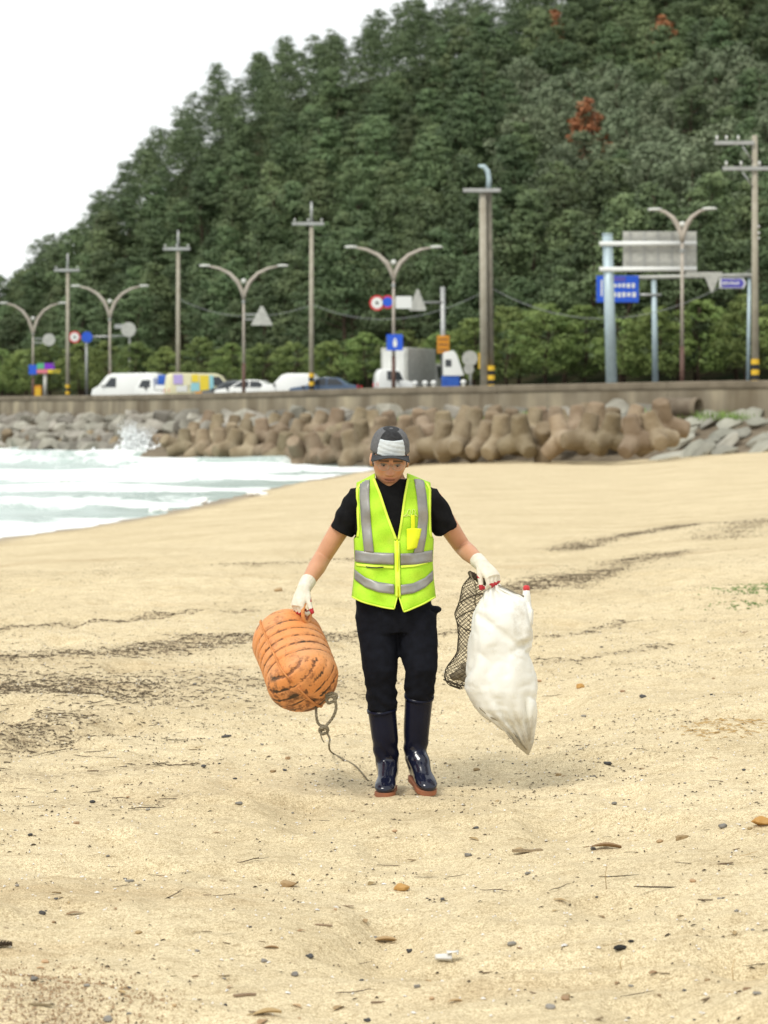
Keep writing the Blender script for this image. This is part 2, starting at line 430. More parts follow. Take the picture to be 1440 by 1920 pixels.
# the last broken edge lapping up the sand, and the wash at the foot of the blocks
foam += .95 * np.exp(-((sea_s - .3) / .55) ** 2) * smooth((56 - WY) / 10)
foam += .35 * smooth((58 - WY) / 10) * smooth(sea_s / 1.5)
foam *= .80 + .50 * fbm(WX * .45, WY * .22, oct=4, seed=141)
sea_me = npmesh('sea', np.stack([WX.ravel(), WY.ravel(), WZ.ravel()], 1), grid_faces(len(wy), len(wx)), [])
attr(sea_me, 'foam', np.clip(foam, 0, 1))
def sea_material():
    m = bpy.data.materials.new('sea_water'); m.use_nodes = True; nt = m.node_tree; n = nt.nodes; l = nt.links; p = n['Principled BSDF']
    tc = n.new('ShaderNodeTexCoord'); mp = n.new('ShaderNodeMapping'); mp.inputs['Scale'].default_value = (.8, .42, 1); l.new(tc.outputs['Object'], mp.inputs[0])
    no = n.new('ShaderNodeTexNoise'); no.inputs['Scale'].default_value = 1.5; no.inputs['Detail'].default_value = 7; no.inputs['Roughness'].default_value = .7
    no.inputs['Distortion'].default_value = .8; l.new(mp.outputs[0], no.inputs['Vector'])
    a = n.new('ShaderNodeAttribute'); a.attribute_name = 'foam'
    ad = n.new('ShaderNodeMath'); ad.operation = 'ADD'; l.new(a.outputs['Fac'], ad.inputs[0]); l.new(no.outputs[0], ad.inputs[1])
    r = n.new('ShaderNodeValToRGB'); r.color_ramp.elements[0].position = .78; r.color_ramp.elements[1].position = .98
    r.color_ramp.elements[0].color = (0,0,0,1); r.color_ramp.elements[1].color = (1,1,1,1); l.new(ad.outputs[0], r.inputs[0])
    mx = n.new('ShaderNodeMixRGB'); mx.inputs[1].default_value = (.40,.49,.45,1); mx.inputs[2].default_value = (.84,.86,.85,1)
    l.new(r.outputs[0], mx.inputs[0]); l.new(mx.outputs[0], p.inputs['Base Color'])
    rr = n.new('ShaderNodeMapRange'); rr.inputs[3].default_value = .22; rr.inputs[4].default_value = .9
    l.new(r.outputs[0], rr.inputs[0]); l.new(rr.outputs[0], p.inputs['Roughness'])
    b = n.new('ShaderNodeBump'); b.inputs['Strength'].default_value = .6; b.inputs['Distance'].default_value = .15
    l.new(no.outputs[0], b.inputs['Height']); l.new(b.outputs[0], p.inputs['Normal'])
    return m
sea_me.materials.append(sea_material())
tag(link('sea', sea_me), 'pale green sea with white breaking waves', None, None, 'structure')

# ------------------------------------------------------------------ sea wall path, bank, road, hill
PXD = [(-900, 310), (-500, 248), (-200, 214), (0, 192), (200, 172), (400, 152), (720, 132), (1000, 122), (1300, 115), (1440, 111), (1900, 100), (2600, 88), (4200, 70)]
PATH = [Vector(((p - 720) / FPX * d, d, 0)) for p, d in PXD]
def resample(pts, step):
    out = [pts[0].copy()]; acc = 0
    for a, b in zip(pts, pts[1:]):
        L = (b - a).length; t = step - acc
        while t < L: out.append(a.lerp(b, t / L)); t += step
        acc = (acc + L) % step
    return out
WP = resample(PATH, 3.0)
for _ in range(6):
    WP = [WP[0]] + [(WP[i-1] + WP[i] * 2 + WP[i+1]) / 4 for i in range(1, len(WP)-1)] + [WP[-1]]
def nrm(i):
    t = (WP[min(i+1, len(WP)-1)] - WP[max(i-1, 0)]).normalized(); return Vector((-t.y, t.x, 0)) * 1.0   # check sign below
NS = [nrm(i) for i in range(len(WP))]
if NS[len(WP)//2].y > 0: NS = [-q for q in NS]              # NS points to the sea
def off(i, d, z): q = WP[i] + NS[i] * d; return Vector((q.x, q.y, z))
def wall_D(px):
    best = None
    for i in range(len(WP)-1):
        a = 720 + FPX * WP[i].x / WP[i].y; b = 720 + FPX * WP[i+1].x / WP[i+1].y
        if min(a, b) <= px <= max(a, b) and a != b:
            t = (px - a) / (b - a); return WP[i].lerp(WP[i+1], t).y
    return 130
WTOP, WBASE, ROADZ = 4.05, 2.1, 3.5
def wall_top(px): return CAMZ + (HZ - np.interp(px, [0, 200, 400, 720, 1000, 1300, 1440], [743, 741, 737, 727, 721, 715, 713])) * wall_D(px) / FPX

def strip(name, rows, material, label=None, kind=None):
    """rows: list of (offset, z) swept along the wall path"""
    mb = MB(); n = len(WP)
    mb.rings([[off(i, d, z) for i in range(n)] for d, z in rows], closed=False, sm=False)
    o = mb.build(name, material); 
    if kind: tag(o, label, None, None, kind)
    return o
M['asphalt'] = mat('asphalt', (.06,.06,.06), (.045,.045,.045), 2, .9, .2)
M['paving'] = mat('paving', (.32,.30,.27), (.25,.24,.21), 3, .9, .2)
M['bank'] = mat('bank_soil', (.15,.12,.085), (.24,.20,.145), 1.2, .95, .1, bump=1, bscale=3, bdist=.2)
M['forest_floor'] = mat('forest_floor', (.022,.030,.014), (.05,.045,.025), .5, 1, .05)
strip('embankment', [(16, -3.2), (10, -1.5), (6, .2), (.1, 2.3)], M['bank'], 'stony slope below the sea wall', 'structure')
strip('pavement', [(-.3, ROADZ + .13), (-2.4, ROADZ + .13), (-2.4, ROADZ)], M['paving'], 'pavement behind the sea wall', 'structure')
strip('road', [(-2.3, ROADZ), (-13.5, ROADZ)], M['asphalt'], 'asphalt road behind the sea wall', 'structure')
mk = MB()
for i in range(2, len(WP) - 3, 2):
    mk.add([off(i, -7.8, ROADZ + .004), off(i+1, -7.8, ROADZ + .004), off(i+1, -7.95, ROADZ + .004), off(i, -7.95, ROADZ + .004)], [(0,1,2,3)], 0, False)
tag(mk.build('road_marking', M['sign_white']), 'dashed white centre line on the road', None, None, 'structure')
strip('verge', [(-13.4, ROADZ - .05), (-13.4, ROADZ + .14), (-13.7, ROADZ + .14), (-24, ROADZ + .5)], M['forest_floor'], 'dark planted verge behind the road', 'structure')

def wall_material():
    m = mat('sea_wall_concrete', (.30,.265,.20), (.22,.19,.145), .5, .9, .2, bump=.4, bscale=6)
    nt = m.node_tree; n = nt.nodes; l = nt.links; p = n['Principled BSDF']
    src = p.inputs['Base Color'].links[0].from_socket
    tc = n.new('ShaderNodeTexCoord'); mp = n.new('ShaderNodeMapping'); mp.inputs['Scale'].default_value = (.35, .35, .05); l.new(tc.outputs['Object'], mp.inputs[0])
    no = n.new('ShaderNodeTexNoise'); no.inputs['Scale'].default_value = 1.6; no.inputs['Detail'].default_value = 5; l.new(mp.outputs[0], no.inputs['Vector'])
    r = n.new('ShaderNodeValToRGB'); cr = r.color_ramp; cr.elements[0].position = .36; cr.elements[0].color = (.62,.57,.5,1); cr.elements[1].position = .74; cr.elements[1].color = (1.7,1.65,1.5,1)
    e = cr.elements.new(.55); e.color = (1,.98,.94,1)
    l.new(no.outputs[0], r.inputs[0])
    x = n.new('ShaderNodeMixRGB'); x.blend_type = 'MULTIPLY'; x.inputs[0].default_value = .9
    l.new(src, x.inputs[1]); l.new(r.outputs[0], x.inputs[2]); l.new(x.outputs[0], p.inputs['Base Color']); return m
M['wall'] = wall_material()
M['coping'] = mat('coping_concrete', (.15,.125,.09), (.22,.185,.135), .8, .9, .2, bump=.4, bscale=8)
wall = thing('sea_wall', off(len(WP)//2, 0, WBASE), 'long stained concrete sea wall with a dark coping above the rocks', 'wall')
WPX = [720 + FPX * q.x / max(q.y, 1) for q in WP]
WT = [CAMZ + (HZ - float(np.interp(p, [0, 200, 400, 720, 1000, 1300, 1440], [743, 741, 737, 727, 721, 715, 713]))) * q.y / FPX for p, q in zip(WPX, WP)]
WT = [min(max(t, 4.0), 4.45) for t in WT]
rows_i = [i for i in range(len(WP)) if -700 < WPX[i] < 2100 or WP[i].y < 130]
i0, i1 = rows_i[0], rows_i[-1]
seg = 4; k = i0
while k < i1:
    e = min(k + seg, i1)
    pb = MB(); cb = MB(); rp = []; rc = []
    for i in range(k, e + 1):
        # leave a 2 cm joint between panels
        ex = Vector((0, 0, 0))
        if i == k: ex = (WP[i+1] - WP[i]).normalized() * .015
        if i == e: ex = -(WP[i] - WP[i-1]).normalized() * .015
        t = WT[i]
        rp.append([off(i, .0, 1.2) + ex, off(i, .22, 1.2) + ex, off(i, .16, t - .42) + ex, off(i, -.14, t - .42) + ex, off(i, -.14, 1.2) + ex])
        rc.append([off(i, .20, t - .418) + ex, off(i, .24, t - .3) + ex, off(i, .22, t - .05) + ex, off(i, .15, t) + ex, off(i, -.18, t) + ex, off(i, -.2, t - .418) + ex])
    pb.rings(rp, True, (True, True), sm=False); cb.rings(rc, True, (True, True), sm=False)
    pb.build('panel', M['wall'], wall); cb.build('coping', M['coping'], wall)
    k = e

# hill
CX = np.array([-200, -95, -75, -60, -51, -42, -35, -28, -20, -11, 0, 17, 35, 60, 110, 250])
CZ = np.array([4, 4, 4.5, 6, 9.5, 19, 26, 34.5, 40.5, 45, 48, 52, 59, 67, 74, 70])
WYi = np.array([[q.x, q.y] for q in WP]); WYi = WYi[np.argsort(WYi[:, 0])]
def hill_z(X, Y):
    foot = np.interp(X, WYi[:, 0], WYi[:, 1]) + 30
    crest = np.maximum(300.0, foot + 60)
    t = np.clip((Y - foot) / (crest - foot), 0, 1.35)
    c = np.interp(X, CX, CZ)
    prof = np.where(t < 1, .55 * t + .45 * smooth(t), 1 - .5 * (t - 1))
    z = ROADZ + .4 + np.maximum(c - ROADZ, 0) * prof
    return z + .9 * fbm(X * .06, Y * .06, oct=3, seed=201) * np.clip(t * 4, 0, 1)
hx = np.linspace(-150, 160, 130); hy = np.linspace(90, 380, 130)
HX, HY = np.meshgrid(hx, hy)
ft = np.interp(HX, WYi[:, 0], WYi[:, 1]) + 24
HZZ = np.where(HY < ft, -7.0, hill_z(HX, HY))
tag(link('hill', npmesh('hill', np.stack([HX.ravel(), HY.ravel(), HZZ.ravel()], 1), grid_faces(130, 130), M['forest_floor'])), 'wooded hillside behind the coast road', None, None, 'structure')

# ------------------------------------------------------------------ trees
def leaf_material(name, c1, c2, rand=.35):
    m = mat(name, c1, c2, .9, .6, .25, objrand=rand, ramp=(.3, .7))
    return m
M['pine'] = leaf_material('pine_needles', (.056,.088,.036), (.122,.165,.070))
M['pine_yel'] = leaf_material('roadside_needles', (.095,.145,.038), (.185,.235,.066), .25)
M['broad'] = leaf_material('grey_green_leaves', (.10,.135,.070), (.19,.225,.135), .2)
M['dead'] = leaf_material('dead_needles', (.28,.10,.04), (.36,.16,.07), .1)
M['bark'] = mat('bark', (.05,.038,.028), (.10,.07,.05), 6, .95, .1, bump=.6, bscale=12)

def crown(seed, H, Rr, base, nclump, nleaf, size, flat, shape, csize):
    r = np.random.RandomState(seed)
    t = r.rand(nclump) ** .85
    prof = {'pine': (1 - t) ** .7 * (.55 + .45 * np.sin(t * 9 + seed) ** 2) + .10, 'round': np.sqrt(np.clip(1 - (2 * t - .9) ** 2, .04, 1)), }[shape]
    rad = Rr * prof * np.sqrt(r.rand(nclump) * .75 + .25)
    ang = r.rand(nclump) * 2 * np.pi
    cc = np.stack([rad * np.cos(ang), rad * np.sin(ang), base + (H - base) * t], 1)
    cc[:, :2] += r.randn(2) * .15
    cs = csize * (.6 + .8 * r.rand(nclump)) * (1 - .45 * t)
    P = np.repeat(cc, nleaf, 0); sz = np.repeat(cs, nleaf)
    d = r.randn(len(P), 3); d /= np.linalg.norm(d, axis=1)[:, None]
    d[:, 2] *= flat
    q = P + d * (sz * (.55 + .45 * r.rand(len(P))))[:, None]
    nn = d + np.array([0, 0, .5]) + r.randn(len(P), 3) * .28; nn /= np.linalg.norm(nn, axis=1)[:, None]
    a = np.cross(nn, r.randn(len(P), 3)); a /= np.linalg.norm(a, axis=1)[:, None]
    b = np.cross(nn, a)
    s1 = size * (.6 + .8 * r.rand(len(P)))[:, None]; s2 = s1 * (.35 + .3 * r.rand(len(P)))[:, None]
    V = np.stack([q - a * s1, q + b * s2, q + a * s1, q - b * s2], 1).reshape(-1, 3)
    Q = np.arange(len(V)).reshape(-1, 4)
    return V, Q, cc

def trunk_mb(seed, H, base, cc, r0):
    r = random.Random(seed); mb = MB()
    bend = [Vector((r.uniform(-.2, .2) * i, r.uniform(-.2, .2) * i, H * .92 * i / 4)) for i in range(5)]
    mb.tube(bend, [r0, r0 * .8, r0 * .62, r0 * .4, r0 * .12], 8)
    for k in range(9):
        c = Vector(cc[r.randrange(len(cc))]); h = max(base * .6, c.z - r.uniform(.3, .9))
        st = Vector((0, 0, h)); t = h / (H * .92) * 4; i = min(int(t), 3); st = bend[i].lerp(bend[i+1], min(t - i, 1))
        mb.tube([st, st.lerp(c, .5) + Vector((0, 0, -.1)), c], [r0 * .35, r0 * .22, r0 * .06], 5)
    return mb

def make_tree(name, seed, H, Rr, base, nclump, nleaf, size, flat, shape, csize, lm, r0):
    V, Q, cc = crown(seed, H, Rr, base, nclump, nleaf, size, flat, shape, csize)
    root = link(name, None); root.empty_display_size = .2
    trunk_mb(seed, H, base, cc, r0).build('trunk', M['bark'], root)
    link('crown', npmesh('crown', V, Q, lm, False), root)
    return root, (V, Q)

pines = []
for sdx in range(6):
    pines.append(make_tree('pine_tree', 300 + sdx, 8.5 + sdx % 3 * .6, 2.5 + .2 * (sdx % 2), 1.4, 62, 80, .125, .34, 'pine', 1.30, M['pine'], .16))
broads = [make_tree('broadleaf_tree', 350 + i, 8.2, 3.2, 1.5, 100, 52, .12, .7, 'round', .95, M['broad'], .17)[0] for i in range(2)]
deadt = make_tree('dead_pine', 360, 7.0, 1.9, 2.0, 60, 30, .14, .6, 'pine', .7, M['dead'], .13)[0]
rows = [make_tree('roadside_pine', 370 + i, 6.2, 2.5, 1.5, 85, 78, .10, .42, 'round', .95, M['pine_yel'], .14)[0] for i in range(4)]

cand = []
sp = 4.7
r2 = random.Random(5)
y = 120.0
while y < 345:
    x = -110.0
    while x < 110:
        X = x + r2.uniform(-.42, .42) * sp; Y = y + r2.uniform(-.42, .42) * sp
        x += sp
        foot = float(np.interp(X, WYi[:, 0], WYi[:, 1]))
        if Y < foot + 27: continue
        px = 720 + FPX * X / Y
        if px < -160 or px > 1600: continue
        z = float(hill_z(np.array([X]), np.array([Y]))[0])
        if HZ - FPX * (z - CAMZ) / Y < -60: continue       # above the frame
        if Y > 306: continue
        cand.append((Y, X, z, px, HZ - FPX * (z + 4 - CAMZ) / Y))
    y += sp
cand.sort()
near_t = [c for c in cand if -60 < c[3] < 1500][:290]
near_set = set(near_t); rest = [c for c in cand if c not in near_set]
used = {}
def use(root, key, loc, rz, sc, label, cat, group):
    if key not in used:
        used[key] = 1; o = root; o.location = loc; o.rotation_euler = (0, 0, rz); o.scale = sc
    else:
        o = dup(root, loc, (0, 0, rz), sc)
    tag(o, label, cat, group); return o
dead_spots = [(1066, 292), (1024, 95), (1232, 130)]
LANDMARKS = [(150, 'the multicoloured signboard'), (300, 'the white minivan'), (430, 'the painted van'), (600, 'the low white sedan'), (790, 'the lamp with the blue sign'), (1010, 'the twin utility pole'), (1230, 'the thick pale blue sign post'), (9999, 'the tall end pole')]
def landmark(px): return next(n_ for lim, n_ in LANDMARKS if px < lim)
def tier(X, Y):
    d = Y - float(np.interp(X, WYi[:, 0], WYi[:, 1]))
    return 'at the foot of the hill' if d < 42 else ('on the lower slope' if d < 62 else ('halfway up the hill' if d < 90 else 'high on the hill'))
def LP(X, Y, px): return 'dark green pine %s beyond %s' % (tier(X, Y), landmark(px))
def LB(X, Y, px): return 'grey green broadleaf tree %s beyond %s' % (tier(X, Y), landmark(px))
for (Y, X, z, px, py) in near_t:
    s = r2.uniform(.88, 1.32); sc = (s * r2.uniform(.9, 1.1), s * r2.uniform(.9, 1.1), s)
    if px > 980 and 190 < py < 480 and r2.random() < .62 and px - 980 > (py - 430) * 1.0:
        k = r2.randrange(2); use(broads[k], 'b%d' % k, (X, Y, z - .2), r2.uniform(0, 6.28), sc, LB(X, Y, px), 'tree', 'broadleaf trees on the hillside')
    else:
        k = r2.randrange(6); use(pines[k][0], 'p%d' % k, (X, Y, z - .2), r2.uniform(0, 6.28), sc, LP(X, Y, px), 'tree', 'pine trees on the hillside')
for k in range(6):
    if 'p%d' % k not in used: use(pines[k][0], 'p%d' % k, (X, Y, z), 0, (1,1,1), LP(X, Y, px), 'tree', 'pine trees on the hillside')
# the far wood behind the nearest trees reads as one mass
FV, FQ = [], []; base_i = 0
for (Y, X, z, px, py) in rest:
    V, Q = pines[r2.randrange(6)][1]
    a = r2.uniform(0, 6.28); s = r2.uniform(.82, 1.2); ca, sa = math.cos(a) * s, math.sin(a) * s
    keep = np.repeat(np.random.RandomState(int(X * 10 + Y) % 99991).rand(len(Q)) < .42, 4)
    W = V[keep] * 1.0
    W = np.stack([W[:, 0] * ca - W[:, 1] * sa + X, W[:, 0] * sa + W[:, 1] * ca + Y, W[:, 2] * s + z - .2], 1)
    FV.append(W); FQ.append(np.arange(len(W)).reshape(-1, 4) + base_i); base_i += len(W)
M['far_wood'] = mat('far_wood_needles', (.056,.088,.038), (.120,.162,.072), .16, .6, .25, detail=3, ramp=(.3, .7))
if FV:
    tag(link('forest', npmesh('forest', np.concatenate(FV), np.concatenate(FQ), M['far_wood'], False)), 'dense green pine wood covering the upper hill', None, None, 'stuff')
for i, (px, py) in enumerate(dead_spots):
    best = min(cand, key=lambda c: (c[3] - px) ** 2 + (c[4] - py) ** 2)
    o = use(deadt, 'd', (best[1] + .5, best[0] - 3.4, best[2] + 1.2), i * 2.1, (1.25, 1.25, 1.1), 'withered rust brown pine tree standing among green pines on the hill', 'tree', 'withered brown pines')
# roadside row
rt = random.Random(9)
px = -40
while px < 1500:
    D = wall_D(px) + rt.uniform(19, 23)
    top = float(np.interp(px, [0, 300, 500, 700, 840, 960, 1060, 1200, 1320, 1440], [650, 640, 640, 622, 625, 560, 565, 590, 560, 550])) + rt.uniform(-10, 12)
    z0 = ROADZ + .35
    hgt = CAMZ + (HZ - top) * D / FPX - z0
    s = hgt / 6.4
    k = rt.randrange(4)
    w = s * rt.uniform(.9, 1.15)
    use(rows[k], 'r%d' % k, ((px - 720) / FPX * D, D, z0), rt.uniform(0, 6.28), (w, w, s), 'low rounded yellow green roadside pine behind ' + landmark(px), 'tree', 'low pines beside the road')
    px += rt.uniform(52, 70) * 150 / D * 1.15

# ------------------------------------------------------------------ tetrapods, rocks, pipe
M['tetra'] = mat('tetrapod_concrete', (.20,.150,.095), (.30,.24,.165), 1.1, .9, .2, bump=.5, bscale=9, objrand=.22, bdist=.03)
M['rock_grey'] = mat('rock_grey', (.22,.205,.17), (.36,.34,.29), 1.3, .9, .2, bump=.7, bscale=5, objrand=.3, bdist=.05)
M['rock_slate'] = mat('rock_slate', (.24,.235,.195), (.38,.37,.31), 1.0, .85, .25, bump=.7, bscale=4, objrand=.28, bdist=.05, stretch=(1, 1, 3))
def tetra_mesh(seed):
    mb = MB(); r = random.Random(seed)
    dirs = [Vector((0, 0, 1))] + [Vector((math.cos(a) * .9428, math.sin(a) * .9428, -.3333)) for a in (0, 2.0944, 4.1888)]
    for d in dirs:
        q = d.to_track_quat('Z', 'Y').to_matrix(); rs = []
        for t, rr in ((0, .60), (.35, .57), (.75, .52), (1.22, .455), (1.33, .43), (1.38, .36), (1.39, .12)):
            rs.append([q @ Vector((rr * math.cos(2*math.pi*j/18), rr * math.sin(2*math.pi*j/18), t)) for j in range(18)])
        mb.rings(rs)
    me = remesh(mb, .055, 3, lambda co: .012 * fbm(co[:, 0] * 5 + seed, co[:, 1] * 5, co[:, 2] * 5, oct=3, seed=seed))
    me.materials.clear(); me.materials.append(M['tetra']); me.name = 'tetrapod'; return me
TM = [tetra_mesh(i) for i in (1, 2)]
rt = random.Random(21)
tets = []
def tetra_at(px, py, D, up, s, lab):
    p = at(px, py, D)
    o = link('tetrapod', TM[rt.randrange(2)]); o.location = p; o.scale = (s, s, s)
    if up: o.rotation_euler = (rt.uniform(-.35, .35), rt.uniform(-.35, .35), rt.uniform(0, 6.28))
    else: o.rotation_euler = (rt.uniform(0, 6.28), rt.uniform(0, 6.28), rt.uniform(0, 6.28))
    tag(o, lab + ', below ' + landmark(px), 'tetrapod', 'tetrapods below the sea wall'); tets.append(o)
T1 = 'brown tetrapod low in the pile'
T2 = 'brown tetrapod at the top of the pile'
T3 = 'brown tetrapod near the dry sand'
px = 350
while px < 1245:
    Dw = wall_D(px)
    basey = float(np.interp(px, [350, 600, 720, 900, 1245], [858, 868, 862, 846, 838]))
    dry = px > 780
    w = 42 * 112 / (Dw - 15)
    tetra_at(px + rt.uniform(-6, 6), basey - rt.uniform(14, 22), Dw - 15.5 + rt.uniform(-.8, .8), rt.random() < .8, rt.uniform(.8, .95), T3 if dry else T1)
    if not (1130 < px and rt.random() < .5):
        tetra_at(px + 18 + rt.uniform(-9, 9), basey - rt.uniform(34, 42), Dw - 11.5 + rt.uniform(-1, 1), rt.random() < .85, rt.uniform(.8, .95), T3 if dry else T1)
    if px < 1215 and rt.random() < .85:
        tetra_at(px + rt.uniform(-9, 9), float(np.interp(px, [350, 900, 1240], [806, 806, 800])) + rt.uniform(-4, 8), Dw - 7 + rt.uniform(-1, 1), rt.random() < .9, rt.uniform(.78, .92), T2)
    px += w * rt.uniform(.8, 1.0)
# half-drowned blocks along the far left
px = -10
while px < 345:
    Dw = wall_D(px)
    tetra_at(px, float(np.interp(px, [0, 345], [836, 846])) + rt.uniform(-5, 3), Dw - 13 + rt.uniform(-1, 1), rt.random() < .3, rt.uniform(.85, 1.0), 'dark weathered tetrapod in the surf')
    px += rt.uniform(26, 36)

def rock_mesh(seed, flat):
    r = random.Random(seed); import bmesh
    bm = bmesh.new()
    for _ in range(16):
        v = Vector((r.gauss(0, 1), r.gauss(0, 1), r.gauss(0, 1))).normalized()
        m_ = max(abs(v.x), abs(v.y), abs(v.z)); v = v.lerp(v / m_, .55)
        bm.verts.new((v.x * .55 * r.uniform(.85, 1.1), v.y * .42 * r.uniform(.85, 1.1), v.z * flat))
    bmesh.ops.convex_hull(bm, input=bm.verts)
    loose = [v for v in bm.verts if not v.link_faces]
    bmesh.ops.delete(bm, geom=loose, context='VERTS')
    bmesh.ops.bevel(bm, geom=list(bm.edges), offset=.02, segments=1, affect='EDGES')
    me = bpy.data.meshes.new('rock'); bm.to_mesh(me); bm.free(); return me
RG = []; RS = []
for i in range(6):
    m_ = rock_mesh(400 + i, .36); m_.materials.append(M['rock_grey']); RG.append(m_)
    m_ = rock_mesh(420 + i, .15); m_.materials.append(M['rock_slate']); RS.append(m_)
rr = random.Random(33)
def rock_at(p, me, s, rot, label, group, name='rock'):
    o = link(name, me); o.location = p; o.scale = s; o.rotation_euler = rot
    tag(o, label, 'rock', group); return o
def bank_z(d): return float(np.interp(d, [0, 6, 10, 16], [2.3, .2, -1.5, -3.2]))
# drain pipe
M['pipe'] = mat('pipe_concrete', (.16,.125,.09), (.23,.19,.14), 2, .9, .2, bump=.4, bscale=10)
pc = at(1268, 763, wall_D(1268) - 1.9)
ax = Vector((.78, -.62, -.03)).normalized(); rot = ax.to_track_quat('Z', 'Y').to_matrix()
mb = MB(); Rp = .46
def circ(t, r_): return [pc + rot @ Vector((r_ * math.cos(2*math.pi*j/28), r_ * math.sin(2*math.pi*j/28), t)) for j in range(28)]
mb.rings([circ(-.9, Rp), circ(1.0, Rp), circ(1.02, Rp * 1.1), circ(1.3, Rp * 1.1), circ(1.31, Rp * .84), circ(.9, Rp * .8), circ(-.8, Rp * .78), circ(-.85, .02)])
tag(mb.build('drain_pipe', M['pipe'], org=pc), 'round brown concrete drain pipe jutting from the sea wall', 'pipe')
# left: loose grey armour stones between wall and surf; upper row runs on behind the tetrapods
for i in range(len(WP)):
    p_ = WPX[i]
    if not (-60 < p_ < 1260): continue
    nrow = 5 if p_ < 380 else 2
    for r_ in range(nrow):
        for c_ in range(2):
            d = .7 + r_ * 1.9 + rr.uniform(-.4, .4)
            a = off(i, d, bank_z(d) + .2) + (WP[min(i+1, len(WP)-1)] - WP[i]) * (c_ * .5 + rr.uniform(-.15, .15))
            if abs(720 + FPX * a.x / a.y - 1290) < 50: continue
            s = rr.uniform(1.3, 2.1)
            rock_at(a, rr.choice(RG), (s, s, s * rr.uniform(.7, 1.1)), (rr.uniform(-.5, .5), rr.uniform(-.5, .5), rr.uniform(0, 6.28)),
                    ('grey brown armour stone against the wall below ' if r_ == 0 else ('grey brown armour stone midway down the slope below ' if r_ < 3 else 'grey brown armour stone low by the surf below ')) + landmark(p_) if p_ < 380 else 'pale grey stone behind the tetrapods below ' + landmark(p_), 'armour stones below the sea wall')
# right: pale slate slabs tipped against the bank
for i in range(len(WP)):
    p_ = WPX[i]
    if not (1150 < p_ < 1640): continue
    for r_ in range(9):
        for c_ in range(2):
            d = .5 + r_ * 1.25 + rr.uniform(-.3, .3)
            zz = bank_z(d) + .25
            a = off(i, d, zz) + (WP[min(i+1, len(WP)-1)] - WP[i]) * (c_ * .5 + rr.uniform(-.2, .2))
            if 720 + FPX * a.x / a.y < 1250 and d > 2: continue
            if 720 + FPX * a.x / a.y > 1475 or a.z < gz(a.x, a.y) - .2: continue
            if (a - pc).length < 1.5: continue
            s = rr.uniform(1.1, 1.9)
            rock_at(a, rr.choice(RS), (s, s * .8, s), (rr.uniform(.15, .6), rr.uniform(-.75, -.2), rr.uniform(-.5, .5)),
                    'pale grey slate slab tipped on the bank beside the drain pipe', 'slate slabs by the drain pipe', 'slate_rock')
# grass tufts on the bank
gm = MB(); rg = random.Random(44)
for (cx, cy, w, h, dd, n_) in ((905, 795, 60, 20, 6, 900), (985, 782, 60, 8, 1.5, 350), (1350, 782, 90, 8, 1.2, 400), (1245, 775, 40, 10, 1, 200), (780, 785, 60, 8, 2, 200)):
    for _ in range(n_):
        px = cx + rg.gauss(0, w / 2.6); D = wall_D(px) - dd + rg.uniform(-1.2, 1.2)
        p = at(px, cy + rg.uniform(-h / 2, h / 2) + 4, D)
        a = rg.uniform(0, 6.28); hh = rg.uniform(.2, .5); w_ = .035
        t = Vector((math.cos(a) * w_, math.sin(a) * w_, 0)); tip = p + Vector((rg.gauss(0, .15), rg.gauss(0, .15), hh))
        gm.add([p - t, p + t, tip], [(0,1,2)])
M['grass'] = mat('grass', (.16,.28,.05), (.26,.38,.10), 1, .7, .2)
tag(gm.build('grass', M['grass']), 'bright green grass growing among the stones below the wall', None, None, 'stuff')

# ------------------------------------------------------------------ wave splash against the blocks
sm_ = MB(); rs_ = random.Random(55)
Dsp = wall_D(262) - 17
def blob(p, s):
    sm_.add([p + Vector((s,0,0)), p + Vector((0,s,0)), p - Vector((s,0,0)), p - Vector((0,s,0)), p + Vector((0,0,s)), p - Vector((0,0,s))],
            [(0,1,4),(1,2,4),(2,3,4),(3,0,4),(1,0,5),(2,1,5),(3,2,5),(0,3,5)])
for (x0, x1, n_) in ((243, 232, 420), (258, 246, 700), (275, 270, 700), (292, 312, 420), (305, 340, 300)):
    for _ in range(n_):
        t = rs_.random() ** 1.5
        hgt = {243: 58, 258: 64, 275: 50, 292: 34, 305: 18}[x0]
        px = x0 + (x1 - x0) * t + rs_.gauss(0, 3 + 6 * t); py = 850 - hgt * t + rs_.gauss(0, 2)
        blob(at(px, py, Dsp + rs_.gauss(0, .5)), rs_.uniform(.03, .16) * (1.15 - t))
for _ in range(900):
    blob(at(rs_.gauss(285, 38), 853 + abs(rs_.gauss(0, 1)) - abs(rs_.gauss(0, 6)), Dsp + rs_.gauss(0, .6)), rs_.uniform(.05, .2))
M['spray'] = mat('spray', (.86,.88,.88), rough=.8)
tag(sm_.build('wave_splash', M['spray']), 'white spray thrown up by a wave breaking on the blocks', None, None, 'stuff')
# lumps of foam left at the waterline
M['foamlump'] = mat('foam_lump', (.85,.85,.82), rough=.9)
for (px, py, s) in ((300, 962, .13), (377, 945, .12), (478, 930, .13), (120, 905, .15)):
    p = ground(px, py) if py > 926 else at(px, py, FPX * (CAMZ - WATER) / (py - HZ))
    mb = MB()
    for k in range(7): mb.ell(p + Vector((rs_.gauss(0, s * .8), rs_.gauss(0, s * .5), s * .5 + rs_.gauss(0, .02))), (s, s, s * .7), None, 10, 6)
    tag(mb.build('foam_lump', M['foamlump'], org=p), 'small white lump of foam lying at the edge of the water', 'foam', 'foam lumps at the waterline')

